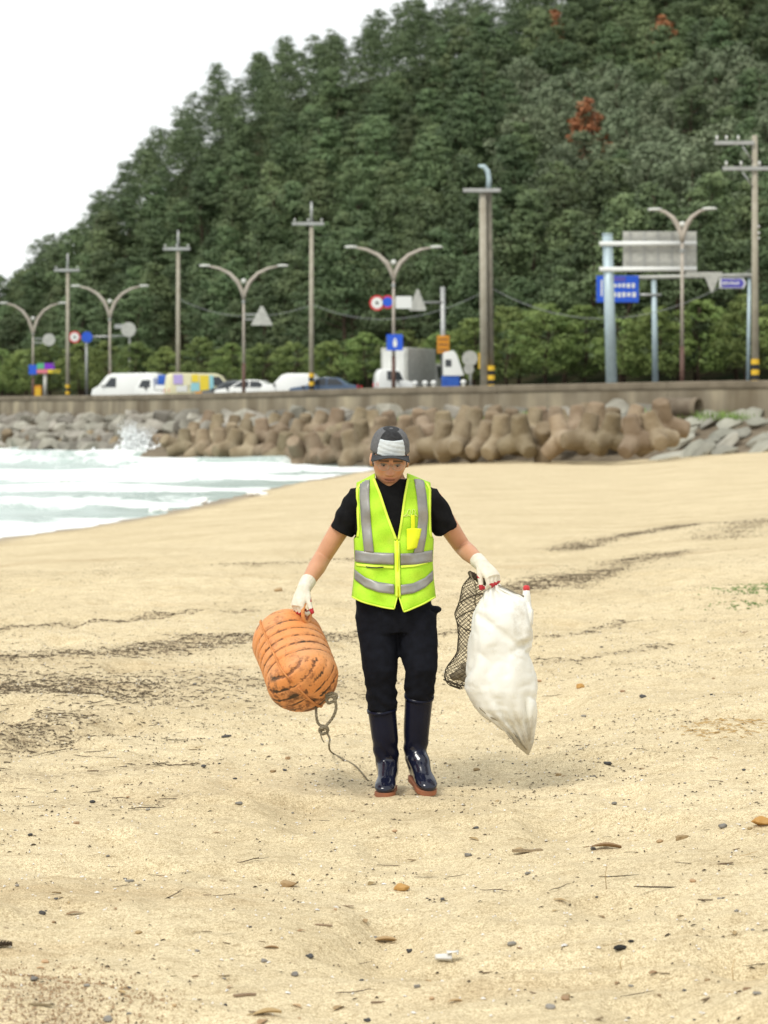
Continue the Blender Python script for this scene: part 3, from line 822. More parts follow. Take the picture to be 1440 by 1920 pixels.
# ------------------------------------------------------------------ street lamps
def base_pt(px, D, z=ROADZ + .13): return Vector(((px - 720) / FPX * D, D, z))
def lamp(px, D, top_py, half_px, yaw, label, sign=None, headmat=None):
    b = base_pt(px, D); k = D / FPX
    jz = CAMZ + (HZ - top_py) * k - 29 * k                       # the ball between the arms
    root = thing('street_lamp', b, label, 'street lamp', 'two-armed street lamps along the sea wall')
    mb = MB(); mb.tube([b, b + Vector((0,0,.02))], [.16, .16], 12, sm=False)
    mb.tube([b, b + Vector((0, 0, 2.4))], [.13, .12], 12); mb.build('base_sleeve', M['brown_paint'], root)
    mb = MB(); mb.tube([b + Vector((0,0,2.35)), Vector((b.x, b.y, jz - 1.0))], [.105, .075], 12); mb.build('pole', M['lamp_paint'], root)
    mb = MB(); mb.tube([Vector((b.x, b.y, jz - 1.5)), Vector((b.x, b.y, jz - 1.3))], [.115, .115], 12, sm=False); mb.build('collar', M['steel'], root)
    S = half_px * k / 90.0
    ux = Vector((math.cos(yaw), math.sin(yaw), 0))
    for sg in (-1, 1):
        pts = [(0, -34), (4, -18), (12, -2), (29, 14), (51, 24), (72, 28)]
        mb = MB(); mb.tube([Vector((b.x, b.y, jz)) + ux * (sg * a * S) + Vector((0, 0, c * k)) for a, c in pts], [.10, .13, .15, .12, .09, .065], 10); mb.build('arm', M['lamp_paint'], root)
        hb = MB(); c = Vector((b.x, b.y, jz)) + ux * (sg * 80 * S) + Vector((0, 0, 29 * k))
        hb.tube([c + ux * (sg * q) for q in (-.38, -.3, 0, .3, .4)], [.05, .12, .15, .12, .03], 12, flat=.6); hb.build('lamp_head', headmat or M['lamp_head'], root)
    mb = MB(); mb.ell(Vector((b.x, b.y - .02, jz)), (.17, .17, .17)); mb.build('ball', M['lamp_head'], root)
    return root
def disc(mb, c, r_, n=24, th=.03, mi=0, nrm_=(0, -1, 0)):
    q = Vector(nrm_).to_track_quat('Z', 'Y').to_matrix()
    rs = [[c + q @ Vector((r_ * math.cos(2*math.pi*j/n), r_ * math.sin(2*math.pi*j/n), t)) for j in range(n)] for t in (-th/2, th/2)]
    mb.rings(rs, mi=mi, sm=False)
def poly(mb, pts, th=.03, mi=0):
    n = len(pts); a = [Vector(p) for p in pts]; b_ = [p + Vector((0, th, 0)) for p in a]
    mb.add(a + b_, [tuple(range(n)), tuple(range(2*n-1, n-1, -1))] + [(i, i+n, (i+1) % n + n, (i+1) % n) for i in range(n)], mi, False)

LD = {62: 198, 205: 176, 457: 152, 738: 136, 1280: 120}
l2 = lamp(62, LD[62], 568, 62, 0, 'two-armed street lamp carrying a round grey sign back beside the multicoloured signboard')
l3 = lamp(206, LD[205], 536, 72, 0, 'two-armed street lamp rising behind the white minivan')
l4 = lamp(457, LD[457], 498, 82, 0, 'two-armed street lamp with a triangular sign back and bracket')
l5 = lamp(738, LD[738], 463, 90, 0, 'two-armed street lamp with a square blue sign on its pole')
l6 = lamp(1279, LD[1280], 392, 57, R(-8), 'two-armed street lamp in front of the large grey sign board')
def bracket_sign(root, px, py, D, kind):
    """sign back on a short bracket, child of the lamp"""
    mb = MB(); lampx = 720 + FPX * root.location.x / root.location.y
    a = at(lampx, py, D); c = at(px, py, D)
    for dz in (-.25, .1): mb.box((a + c) / 2 + Vector((0, -.06, dz)), (abs(c.x - a.x), .05, .08))
    mb.build('sign_bracket', M['steel'], root)
    mb = MB()
    if kind == 'round': disc(mb, c + Vector((0, -.1, 0)), .55)
    else: poly(mb, [c + Vector((-.75, -.1, -.65)), c + Vector((.75, -.1, -.65)), c + Vector((.08, -.1, .65)), c + Vector((-.08, -.1, .65))])
    mb.build('sign_plate', M['sign_back'], root)
bracket_sign(l2, 92, 637, LD[62] - .3, 'round')
bracket_sign(l4, 491, 592, LD[457] - .3, 'tri')
# blue square sign with a white walking figure, on lamp 5
c = at(740, 642, LD[738] - .35); s = 15 * LD[738] / FPX
mb = MB(); mb.box(c, (2*s, .04, 2*s)); pl = mb.build('blue_sign', M['sign_blue'], l5)
mb = MB(); q = c + Vector((.02, -.035, 0))
disc(mb, q + Vector((0, 0, .19)), .075, 14, .012); poly(mb, [q + Vector(v) for v in ((-.11, 0, .10), (-.13, 0, -.10), (-.08, 0, -.28), (.08, 0, -.28), (.13, 0, -.10), (.11, 0, .10))], .012)
mb.build('figure', M['sign_white'], pl)

# ------------------------------------------------------------------ utility poles
def hazard(b, r_, root):
    for k in range(5):
        mb = MB(); z = .25 + k * .27
        mb.tube([b + Vector((0, 0, z)), b + Vector((0, 0, z + .268))], [r_ + .012, r_ + .012], 14, sm=False)
        mb.build('hazard_band', M['sign_yellow'] if k % 2 == 0 else M['black'], root)
def utility(px, D, top, arm_py, x0, x1, label, r0=.17, light_top=True):
    b = base_pt(px, D); k = D / FPX
    root = thing('utility_pole', b, label, 'utility pole', 'concrete utility poles along the road')
    zt = CAMZ + (HZ - top) * k; za = CAMZ + (HZ - arm_py) * k
    mb = MB(); mb.tube([b, Vector((b.x, b.y, za + .1))], [r0, r0 * .78], 14); mb.build('shaft', M['pole_conc'], root)
    if zt > za + .3:
        mb = MB(); mb.tube([Vector((b.x, b.y, za)), Vector((b.x, b.y, zt))], [.11, .07], 10); mb.build('top_spike', M['steel'], root)
    ca = Vector(((x0 + x1) / 2 / FPX * D - 720 / FPX * D, b.y - r0, za))
    mb = MB(); mb.box(ca, ((x1 - x0) * k, .12, .2)); mb.build('crossarm', M['steel'], root, bevel=.015)
    for t in (.08, .5, .92):
        mb = MB(); q = Vector((x0 * k - 720 * k + (x1 - x0) * k * t, b.y - r0, za + .1))
        mb.tube([q, q + Vector((0, 0, .08)), q + Vector((0, 0, .1)), q + Vector((0, 0, .22))], [.03, .03, .07, .05], 8); mb.build('insulator', M['insul'], root)
    hazard(b, r0, root); return root, za
utility(127, 186, 475, 507, 102, 150, 'slim cross-shaped utility pole beside the blue and red road signs')
utility(334, 164, 432, 467, 306, 357, 'slim cross-shaped utility pole behind the painted van')
utility(584, 146, 378, 420, 548, 608, 'tall cross-shaped utility pole between white van and dark blue car')
# twin pole with platform and a curved lamp on top
D = wall_D(915) + 3; k = D / FPX; b = base_pt(913, D)
root = thing('utility_pole', b, 'thick twin concrete utility pole with platform arm and curved lamp on top', 'utility pole', 'concrete utility poles along the road')
zt = CAMZ + (HZ - 358) * k
mb = MB(); mb.tube([base_pt(908, D), Vector((at(905, 0, D).x, D, zt))], [.23, .20], 16); mb.build('shaft', M['pole_conc'], root)
mb = MB(); mb.tube([base_pt(921, D + .3), Vector((at(917, 0, D).x, D + .3, zt))], [.19, .17], 16); mb.build('shaft', M['pole_dark'], root)
mb = MB(); mb.box((at(903, 0, D).x, D - .25, zt), (70 * k, .25, .22)); mb.build('crossarm', M['steel'], root, bevel=.02)
mb = MB(); mb.tube([at(x, y, D) for x, y in ((916, 356), (917, 335), (914, 320), (907, 312), (897, 311))], [.15, .14, .14, .13, .07], 12); mb.build('lamp_arm', M['galv_blue'], root)
hazard(base_pt(921, D - .05), .2, root)
# tall pole at the end with side arms
D = wall_D(1415) + 4; k = D / FPX; b = base_pt(1416, D)
root = thing('utility_pole', b, 'tall pale concrete utility pole with two long crossarms and striped foot', 'utility pole', 'concrete utility poles along the road')
mb = MB(); mb.tube([b, Vector((at(1415, 0, D).x, D, CAMZ + (HZ - 254) * k))], [.20, .14], 14); mb.build('shaft', M['pole_conc'], root)
for (x0, x1, py) in ((1340, 1414, 268), (1355, 1470, 316)):
    mb = MB(); mb.box(at((x0 + x1) / 2, py, D - .22), ((x1 - x0) * k, .12, .2)); mb.build('crossarm', M['steel'], root, bevel=.015)
    mb = MB(); mb.tube([at(1411, py + 34, D - .15), at(1392, py + 6, D - .2)], .035, 6); mb.build('brace', M['steel'], root)
    for t in (.06, .3, .6):
        mb = MB(); q = at(x0 + (x1 - x0) * t, py - 5, D - .22); mb.tube([q, q + Vector((0, 0, .1)), q + Vector((0, 0, .24))], [.03, .07, .05], 8); mb.build('insulator', M['insul'], root)
for py in (425, 437, 447):
    mb = MB(); q = at(1421, py, D); mb.ell(q, (.12, .1, .08), None, 10, 6); mb.build('insulator', M['insul'], root)
hazard(b, .2, root)
# sagging cables
def cable(p0, p1, sag, label):
    pts = [p0.lerp(p1, t / 16) - Vector((0, 0, sag * 4 * (t/16) * (1 - t/16))) for t in range(17)]
    tag(MB().tube(pts, .018, 5).build('cable', M['cable'], org=p0), label, 'cable', 'cables along the road')
cable(at(334, 560, 164), at(584, 572, 146), 1.0, 'thin cable sagging past the triangular sign back')
cable(at(584, 570, 146), at(912, 545, wall_D(915) + 3), 1.3, 'thin cable passing behind the red and blue round signs')
cable(at(921, 540, wall_D(915) + 3.3), at(1416, 500, wall_D(1415) + 4), 2.2, 'thin cable sagging behind the blue direction sign')

# ------------------------------------------------------------------ traffic signs
def glyph_lines(mb, c, w, h, rows, seed, th=.01):
    r_ = random.Random(seed)
    for i in range(rows):
        z = c.z + h * (.5 - (i + .5) / rows); x = c.x - w / 2
        while x < c.x + w / 2 - h / rows * .3:
            g = h / rows * r_.uniform(.35, .5)
            mb.box((x + g / 2, c.y, z + r_.uniform(-.01, .01)), (g * .85, th, h / rows * r_.uniform(.35, .55))); x += g * 1.25
# round signs on a short gantry (post at 162, arm to 243)
D = 188; k = D / FPX
root = thing('road_sign', base_pt(162, D), 'grey gantry post with red ringed, blue and grey round signs', 'road sign')
mb = MB(); mb.tube([base_pt(163, D), at(162, 622, D)], [.13, .1], 12); mb.build('post', M['steel'], root)
mb = MB(); mb.tube([at(150, 632, D), at(243, 630, D)], .09, 10); mb.build('arm', M['steel'], root)
mb = MB(); mb.tube([base_pt(243, D - .5), at(243, 624, D - .5)], .09, 10); mb.build('post', M['sign_back'], root)
def ring_sign(px, py, D, r_, rim, face, root, name='sign_plate', bar=None):
    mb = MB(); c = at(px, py, D - .2); disc(mb, c, r_); o = mb.build(name, rim, root)
    mb = MB(); disc(mb, c + Vector((0, -.022, 0)), r_ * .74, th=.01); mb.build('sign_face', face, o)
    if bar:
        mb = MB(); mb.box(c + Vector((0, -.032, 0)), (r_ * .45, .008, r_ * .22)); mb.box(c + Vector((0, -.036, 0)), (r_ * .12, .008, r_ * .5)); mb.build('symbol', bar, o)
ring_sign(140, 632, D, .50, M['sign_red'], M['sign_white'], root, bar=M['black'])
ring_sign(163, 632, D - .3, .46, M['sign_blue'], M['sign_blue'], root)
mb = MB(); disc(mb, at(241, 618, D - .9), .62); mb.build('sign_back', M['sign_back'], root)
mb = MB(); mb.box(at(224, 612, D - .7), (18 * k, .06, .35)); mb.build('sign_bracket', M['steel'], root)
# colourful lit shop board low behind the wall
D = 196; k = D / FPX
root = thing('signboard', base_pt(85, D), 'small multicoloured signboard on a grey post', 'signboard')
mb = MB(); mb.tube([base_pt(85, D), at(85, 700, D)], .17, 12); mb.build('post', M['sign_back'], root)
for nm, x0, x1, y0, y1, mt in (('panel', 54, 69, 684, 702, 'sign_blue'), ('panel', 69, 83, 681, 692, 'green_p'), ('panel', 83, 103, 681, 692, 'purple'), ('panel', 69, 90, 692.5, 700, 'pink'), ('panel', 90, 113, 692.5, 700, 'yellow_p')):
    mb = MB(); mb.box(at((x0 + x1) / 2, (y0 + y1) / 2, D - .25), ((x1 - x0 - .4) * k, .12, (y1 - y0 - .3) * k)); mb.build(nm, M[mt], root)
root = thing('utility_box', base_pt(72, 195), 'yellow cabinet standing beside the multicoloured signboard', 'cabinet')
mb = MB(); mb.box(base_pt(72, 195) + Vector((0, 0, .85)), (.62, .5, 1.7)); mb.build('case', M['orange_box'], root, bevel=.03)
mb = MB(); mb.box(base_pt(72, 195) + Vector((0, -.265, .95)), (.5, .02, 1.1)); mb.build('door', M['sign_yellow'], root)
# gantry at 830 with red ring, blue ring, white board, triangle back and orange box
D = 141; k = D / FPX
root = thing('road_sign', base_pt(831, D), 'grey post with an arm of round signs, white board and triangle, orange box below', 'road sign')
mb = MB(); mb.tube([base_pt(832, D), at(830, 538, D)], [.18, .15], 14); mb.build('post', M['steel'], root)
mb = MB(); mb.tube([at(830, 567, D - .1), at(700, 568, D - .1)], .07, 10); mb.build('arm', M['steel'], root)
ring_sign(707, 568, D - .2, .48, M['sign_red'], M['sign_white'], root, bar=M['black'])
ring_sign(727, 566, D - .2, .42, M['sign_red'], M['sign_blue'], root)
mb = MB(); mb.box(at(757, 567, D - .4), (30 * k, .04, 23 * k)); mb.build('white_board', M['sign_white'], root, bevel=.01)
c = at(783, 564, D - .4); mb = MB(); poly(mb, [c + Vector((-.52, 0, -.62)), c + Vector((.52, 0, -.62)), c + Vector((.52, 0, -.45)), c + Vector((.06, 0, .72)), c + Vector((-.06, 0, .72)), c + Vector((-.52, 0, -.45))]); mb.build('triangle_plate', M['sign_back'], root)
mb = MB(); mb.box(at(831, 646, D - .35), (23 * k, .35, 33 * k)); ob = mb.build('orange_box', M['orange_box'], root, bevel=.02)
for i in range(3):
    mb = MB(); mb.box(at(831, 636 + i * 10, D - .54), (17 * k, .012, 1.6 * k)); mb.build('louvre', M['brown_paint'], ob)
# small signs at the foot of the twin pole
D = wall_D(880) + 4; k = D / FPX
root = thing('road_sign', base_pt(882, D), 'short grey post with a round mirror back beside the twin pole', 'road sign')
mb = MB(); mb.tube([base_pt(883, D), at(882, 670, D)], .09, 10); mb.build('post', M['steel'], root)
mb = MB(); disc(mb, at(881, 672, D - .12), .45); disc(mb, at(879, 692, D - .1), .3); mb.build('sign_plate', M['sign_back'], root)
root = thing('utility_box', base_pt(902, D), 'narrow yellow cabinet on an orange post beside the twin pole', 'cabinet')
mb = MB(); mb.tube([base_pt(906, D), at(906, 690, D)], .10, 10); mb.build('post', M['orange_p'], root)
mb = MB(); mb.box(at(903, 677, D - .05), (12 * k, .3, 30 * k)); mb.build('case', M['sign_yellow'], root, bevel=.02)
# bollards
for px in (778, 797, 813, 869):
    D = wall_D(px) + 2.4; b = base_pt(px, D)
    root = thing('bollard', b, 'short pale bollard just showing above the coping of the sea wall', 'bollard', 'pale bollards behind the sea wall')
    mb = MB(); mb.tube([b, b + Vector((0, 0, .62))], .11, 12); mb.build('post', M['sign_back'], root)
    mb = MB(); mb.ell(b + Vector((0, 0, .68)), (.17, .17, .15)); mb.build('cap', M['sign_white'], root)
# big board seen from behind, on a thick pale blue post
D = wall_D(1145) + 2.6; k = D / FPX
root = thing('road_sign', base_pt(1147, D), 'large grey sign board seen from behind on a thick pale blue post', 'road sign')
mb = MB(); mb.tube([base_pt(1147, D), at(1139, 440, D)], [.31, .27], 20); mb.build('post', M['galv_blue'], root)
mb = MB(); mb.tube([at(1139, 441, D), at(1139, 438, D)], [.29, .29], 20); mb.build('post_cap', M['galv_blue'], root)
for py in (457, 505):
    mb = MB(); mb.tube([at(1124, py, D - .25), at(1306, py, D - .25)], .13, 12); mb.build('arm', M['sign_white'], root)
mb = MB(); mb.box(at(1237, 471, D + .05), (138 * k, .06, 74 * k)); bd = mb.build('board', M['sign_back'], root, bevel=.02)
for px in (1182, 1208, 1234, 1260, 1286):
    mb = MB(); mb.box(at(px, 471, D - .02), (3 * k, .05, 72 * k)); mb.build('rib', M['steel'], bd)
for py in (445, 470, 492):
    mb = MB(); mb.box(at(1237, py, D - .05), (136 * k, .02, 1.6 * k)); mb.build('rib', M['steel'], bd)
# direction sign gantry
D = wall_D(1228) + 9; k = D / FPX
root = thing('road_sign', base_pt(1228, D), 'blue direction sign and arrow sign on a long crossbar with pale post', 'road sign')
mb = MB(); mb.tube([base_pt(1229, D), at(1226, 520, D)], [.17, .14], 14); mb.build('post', M['galv_blue'], root)
mb = MB(); mb.tube([at(1172, 521, D - .1), at(1418, 516, D - .1)], .12, 10); mb.build('crossbar', M['sign_back'], root)
mb = MB(); mb.tube([at(1190, 553, D - .1), at(1240, 553, D - .1)], .08, 10); mb.build('stay', M['steel'], root)
mb = MB(); mb.box(at(1158, 542, D - .3), (79 * k, .05, 50 * k)); bs = mb.build('blue_sign', M['sign_blue'], root, bevel=.03)
mb = MB(); glyph_lines(mb, at(1167, 544, D - .335), 52 * k, 34 * k, 2, 3); mb.box(at(1128, 540, D - .335), (3 * k, .01, 30 * k)); mb.build('lettering', M['sign_white'], bs)
mb = MB(); mb.box(at(1160, 523, D - .335), (26 * k, .01, 9 * k)); mb.build('number_plate', M['sign_violet'], bs)
c = at(1335, 532, D - .35); mb = MB(); poly(mb, [c + Vector((-.45, 0, .5)), c + Vector((-.04, 0, -.5)), c + Vector((.04, 0, -.5)), c + Vector((.45, 0, .5))]); mb.build('yield_plate', M['sign_back'], root)
mb = MB(); mb.box(at(1320, 515, D - .3), (68 * k, .05, 10 * k)); mb.build('board', M['sign_back'], root)
c = at(1374, 531, D - .3); w, h = 25 * k, 9.5 * k
mb = MB(); poly(mb, [c + Vector(v) for v in ((-w, 0, -h), (w * .8, 0, -h), (w, 0, 0), (w * .8, 0, h), (-w, 0, h))], .04); ar = mb.build('arrow_sign', M['sign_white'], root)
mb = MB(); poly(mb, [c + Vector((0, -.012, 0)) + Vector(v) * .87 for v in ((-w, 0, -h), (w * .8, 0, -h), (w, 0, 0), (w * .8, 0, h), (-w, 0, h))], .01); mb.build('sign_face', M['sign_violet'], ar)
mb = MB(); glyph_lines(mb, c + Vector((-.1, -.02, 0)), w * 1.3, h * .9, 1, 5); mb.build('lettering', M['sign_white'], ar)
mb = MB(); mb.tube([base_pt(1402, D), at(1405, 520, D)], [.10, .09], 12); mb.build('post', M['galv_blue'], root)

# ------------------------------------------------------------------ vehicles
ROADDIR = None
def road_angle(px):
    j = min(range(len(WP)), key=lambda i: abs(WPX[i] - px)); t = (WP[min(j+1, len(WP)-1)] - WP[max(j-1, 0)]).normalized()
    return math.atan2(t.y, t.x)
def vehicle(name, label, cat, px, doff, prof, W, glass, paint, flip=False, extra=None, wheels=(.8, -.85), L=4.4, wr=.33, yaw=None, lights=True):
    """prof: side outline (x forward, z); glass: list of side window quads; all in car coordinates"""
    D = wall_D(px) + doff + 3.2
    ang = road_angle(px) + (math.pi if flip else 0) if yaw is None else yaw
    b = Vector(((px - 720) / FPX * D, D, ROADZ))
    root = thing(name, b, label, cat, 'vehicles on the coast road'); root.rotation_euler = (0, 0, ang)
    def sub(mb, nm, m_, par=None, bev=0):
        me = mb.mesh(nm, m_); o = link(nm, me, par or root)
        if bev: q = o.modifiers.new('b', 'BEVEL'); q.width = bev; q.segments = 3; q.limit_method = 'ANGLE'; me.polygons.foreach_set('use_smooth', [True] * len(me.polygons))
        return o
    mb = MB(); n = len(prof); zt = max(z for _, z in prof)
    def wid(z): return W / 2 * (1 - .16 * max(0, (z - zt * .5)) / (zt * .5))
    a = [Vector((x, -wid(z), z)) for x, z in prof]; c = [Vector((x, wid(z), z)) for x, z in prof]
    mb.add(a + c, [tuple(range(n)), tuple(range(2*n-1, n-1, -1))] + [(i+n, (i+1) % n + n, (i+1) % n, i) for i in range(n)], 0, False)
    sub(mb, 'body', paint, bev=.07)
    for sd_ in (-1, 1):
        for g in glass:
            mb = MB(); mb.add([Vector((x, sd_ * (wid(z) + .012), z)) for x, z in g], [tuple(range(len(g)))], 0, False); sub(mb, 'side_window', M['glass_dark'])
        for wx_ in wheels:
            mb = MB(); mb.tube([(wx_, sd_ * (W/2 - .2), wr), (wx_, sd_ * (W/2 + .02), wr)], wr, 20, sm=False); t = sub(mb, 'wheel', M['tyre'])
            mb = MB(); mb.tube([(wx_, sd_ * (W/2 + .0), wr), (wx_, sd_ * (W/2 + .03), wr)], wr * .6, 16, sm=False); sub(mb, 'rim', M['rim'], t)
        mb = MB(); xm = max(x for x, z in prof); mb.box((xm - 1.0, sd_ * (W/2 + .09), zt * .58), (.12, .18, .14)); sub(mb, 'mirror', M['black'], bev=.02)
    if lights:
        x0 = min(x for x, z in prof); x1 = max(x for x, z in prof)
        for sd_ in (-1, 1):
            mb = MB(); mb.box((x1 - .02, sd_ * W * .36, .68), (.08, .34, .16)); sub(mb, 'headlight', M['pale_lamp'], bev=.02)
            mb = MB(); mb.box((x0 + .02, sd_ * W * .4, .85), (.08, .2, .26)); sub(mb, 'tail_light', M['red_lamp'], bev=.02)
    if extra: extra(root, sub, wid)
    return root
van_p = [(-2.45,.35),(2.4,.35),(2.5,.7),(2.42,1.0),(1.95,1.25),(1.35,1.95),(1.0,2.08),(-2.2,2.1),(-2.4,1.95),(-2.5,.9)]
van_g = [[(1.75,1.2),(1.2,1.85),(.75,1.85),(.75,1.2)], [(.62,1.2),(.62,1.85),(-.75,1.85),(-.75,1.2)], [(-.9,1.2),(-.9,1.85),(-2.15,1.85),(-2.2,1.2)]]
van_g_front = [[(1.75,1.2),(1.2,1.85),(.75,1.85),(.75,1.2)]]
sed_p = [(-2.25,.3),(2.2,.3),(2.3,.55),(2.2,.8),(1.2,.95),(.45,1.42),(-.2,1.5),(-1.0,1.45),(-1.65,1.02),(-2.25,.95),(-2.32,.6)]
sed_g = [[(.95,.98),(.42,1.36),(-.2,1.42),(-.2,.98)], [(-.3,.98),(-.3,1.42),(-.95,1.38),(-1.4,1.0)]]
suv_p = [(-2.2,.38),(2.15,.38),(2.25,.7),(2.15,1.0),(1.2,1.12),(.55,1.72),(.1,1.82),(-1.8,1.8),(-2.15,1.5),(-2.25,.8)]
suv_g = [[(1.0,1.14),(.5,1.66),(-.1,1.7),(-.1,1.14)], [(-.2,1.14),(-.2,1.7),(-1.1,1.7),(-1.1,1.14)]]
def windscreen(q):
    def f(root, sub, wid):
        (x0, z0), (x1, z1) = q; mb = MB()
        d = Vector((z1 - z0, 0, x0 - x1)).normalized() * .015
        if d.z < 0: d = -d
        mb.add([Vector((x0, -wid(z0) * .86, z0)) + d, Vector((x0, wid(z0) * .86, z0)) + d, Vector((x1, wid(z1) * .86, z1)) + d, Vector((x1, -wid(z1) * .86, z1)) + d], [(0,1,2,3)], 0, False); sub(mb, 'windscreen', M['glass_dark'])
    return f
vehicle('minivan', 'plain white minivan with a rounded front parked behind the wall', 'van', 242, 5.0, [(x * 1.12, z * 1.16) for x, z in van_p], 1.95, [[(x, z * 1.12) for x, z in van_g_front[0]]], M['white_paint'], yaw=R(166), extra=windscreen(((2.15, 1.55), (1.65, 2.12))))
def tarp(root, sub, wid):
    mb = MB(); mb.box((-.75, 0, 1.75), (2.6, 1.6, .75)); sub(mb, 'tarpaulin', M['tarp_blue'], bev=.12)
    mb = MB(); mb.box((-.75, 0, 1.15), (2.9, 1.75, .42)); sub(mb, 'cargo_bed', M['white_paint'], bev=.03)
    windscreen(((2.4, 1.2), (2.0, 1.8)))(root, sub, wid)
vehicle('flatbed_truck', 'small white truck carrying a load under a blue tarpaulin', 'truck', 316, 5.4, [(-2.2,.4),(2.3,.4),(2.45,.6),(2.42,1.15),(2.0,1.85),(1.7,1.95),(.95,1.95),(.85,.9),(-2.2,.9)], 1.7, [[(2.1,1.2),(1.85,1.75),(1.15,1.75),(1.15,1.2)]], M['white_paint'], yaw=R(160), extra=tarp)
def advert(root, sub, wid):
    for i, (x0, x1, z0, z1, m_) in enumerate(((-2.2,-1.5,1.3,2.0,'lilac'),(-1.45,-.9,1.2,2.0,'cream'),(-2.0,-1.2,.75,1.2,'sign_white'),(-.85,-.35,1.45,2.0,'yellow_p'),(-.95,-.3,.8,1.4,'aqua'),(-.25,.4,.85,1.95,'yellow_p'),(-.6,.3,.5,.78,'orange_p'),(.45,.75,.8,1.95,'aqua'))):
        for sd_ in (-1, 1):
            mb = MB(); mb.add([Vector((x, sd_ * (wid(z) + .014), z)) for x, z in ((x0, z0), (x1, z0), (x1, z1), (x0, z1))], [(0,1,2,3)], 0, False); sub(mb, 'advert_panel', M[m_])
    windscreen(((1.98, 1.4), (1.55, 1.95)))(root, sub, wid)
vehicle('painted_van', 'cream van painted with yellow, lilac and orange panels', 'van', 376, 4.4, van_p, 1.85, van_g_front, M['cream'], yaw=R(18), extra=advert)
vehicle('sedan', 'low white sedan with dark windscreen behind a street lamp', 'car', 468, 5.2, sed_p, 1.8, sed_g, M['white_paint'], yaw=R(165), extra=windscreen(((1.1, 1.0), (.5, 1.38))))
vehicle('sedan', 'dark grey car half hidden behind the low white sedan', 'car', 440, 8.6, [(x, z * 1.05) for x, z in sed_p], 1.8, sed_g, M['car_grey'], yaw=R(160), extra=windscreen(((1.1, 1.0), (.5, 1.38))))
vehicle('white_van', 'rounded white van between the sedan and the tall utility pole', 'van', 546, 5.4, [(x * .86, z) for x, z in suv_p], 1.8, [], M['white_paint'], yaw=R(168), extra=windscreen(((.95, 1.2), (.5, 1.66))))
vehicle('sedan', 'dark blue car with red tail light past the tall utility pole', 'car', 610, 6.0, sed_p, 1.75, sed_g, M['car_blue'], yaw=R(170))
vehicle('compact_car', 'small white car parked at the foot of the lamp with blue sign', 'car', 737, 4.8, [(x * .5, z * 1.02) for x, z in suv_p], 1.65, [[(x * .5, z) for x, z in g] for g in suv_g], M['white_paint'], yaw=R(12), wheels=(.62, -.62), wr=.28)
def boxback(root, sub, wid):
    mb = MB(); mb.box((-.9, 0, 1.95), (3.9, 1.9, 2.5)); bx = sub(mb, 'cargo_box', M['sign_back'], bev=.05)
    mb = MB(); mb.box((-2.88, 0, 2.0), (.05, 1.55, 2.05)); dr = sub(mb, 'rear_shutter', M['canvas'], bx)
    for i in range(6):
        mb = MB(); mb.box((-2.91, -.6 + i * .24, 2.0), (.02, .07, 1.9)); sub(mb, 'slat', M['sign_white'], dr)
vehicle('box_truck', 'grey box truck seen from its pale ribbed rear shutter', 'truck', 778, 9.5, [(-2.8,.45),(2.9,.45),(3.0,.7),(2.95,1.4),(2.6,2.3),(1.3,2.3),(1.2,.75),(-2.8,.75)], 1.9, [[(2.6,1.4),(2.4,2.1),(1.5,2.1),(1.5,1.4)]], M['sign_back'], yaw=R(62), extra=boxback, wheels=(2.0, -1.7), wr=.4)
# white booth with a sloping side and blue base
D = wall_D(848) + 5; b = base_pt(848, D, ROADZ); k = D / FPX
root = thing('ticket_booth', b, 'small white booth with one sloping side and a blue base', 'booth')
mb = MB(); mb.box(b + Vector((-.1, 0, .62)), (1.05, 1.0, 1.24)); mb.build('base', M['tarp_blue'], root, bevel=.03)
mb = MB(); x0 = b.x - .55; y0 = b.y - .55; zb = b.z + 1.24
pr = [(x0, zb), (b.x + .68, zb), (b.x + .25, zb + 1.25), (b.x + .05, zb + 1.5), (x0, zb + 1.35)]
n = len(pr); mb.add([(x, y0, z) for x, z in pr] + [(x, y0 + 1.1, z) for x, z in pr], [tuple(range(n)), tuple(range(2*n-1, n-1, -1))] + [(i+n, (i+1) % n + n, (i+1) % n, i) for i in range(n)], 0, False); mb.build('hood', M['white_paint'], root, bevel=.03)
mb = MB(); mb.box((b.x - .25, y0 - .01, zb + .75), (.36, .02, .42)); mb.build('window', M['glass_dark'], root)

# ------------------------------------------------------------------ the person
M['skin'] = None
def skin_material():
    m = mat('skin', (.52,.265,.155), (.60,.315,.19), 9, .5, .35, bump=.15, bscale=220, bdist=.002)
    nt = m.node_tree; n = nt.nodes; l = nt.links; p = n['Principled BSDF']
    src = p.inputs['Base Color'].links[0].from_socket
    def over(src, nm, col):
        a = n.new('ShaderNodeAttribute'); a.attribute_name = nm
        x = n.new('ShaderNodeMixRGB'); x.inputs[2].default_value = (*col, 1); l.new(a.outputs['Fac'], x.inputs[0]); l.new(src, x.inputs[1]); return x.outputs[0]
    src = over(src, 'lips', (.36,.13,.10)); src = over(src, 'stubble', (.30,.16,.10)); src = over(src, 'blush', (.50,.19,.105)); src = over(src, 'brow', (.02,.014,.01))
    l.new(src, p.inputs['Base Color'])
    p.inputs['Subsurface Weight'].default_value = .08; p.inputs['Subsurface Radius'].default_value = (.01,.004,.002)
    return m
M['skin'] = skin_material()
M['shirt'] = mat('black_cotton', (.006,.006,.007), (.009,.009,.010), 40, .9, .12, bump=.2, bscale=300, bdist=.002)
M['trousers'] = mat('navy_trousers', (.0035,.004,.007), (.006,.007,.012), 30, .85, .15, bump=.25, bscale=200, bdist=.002)
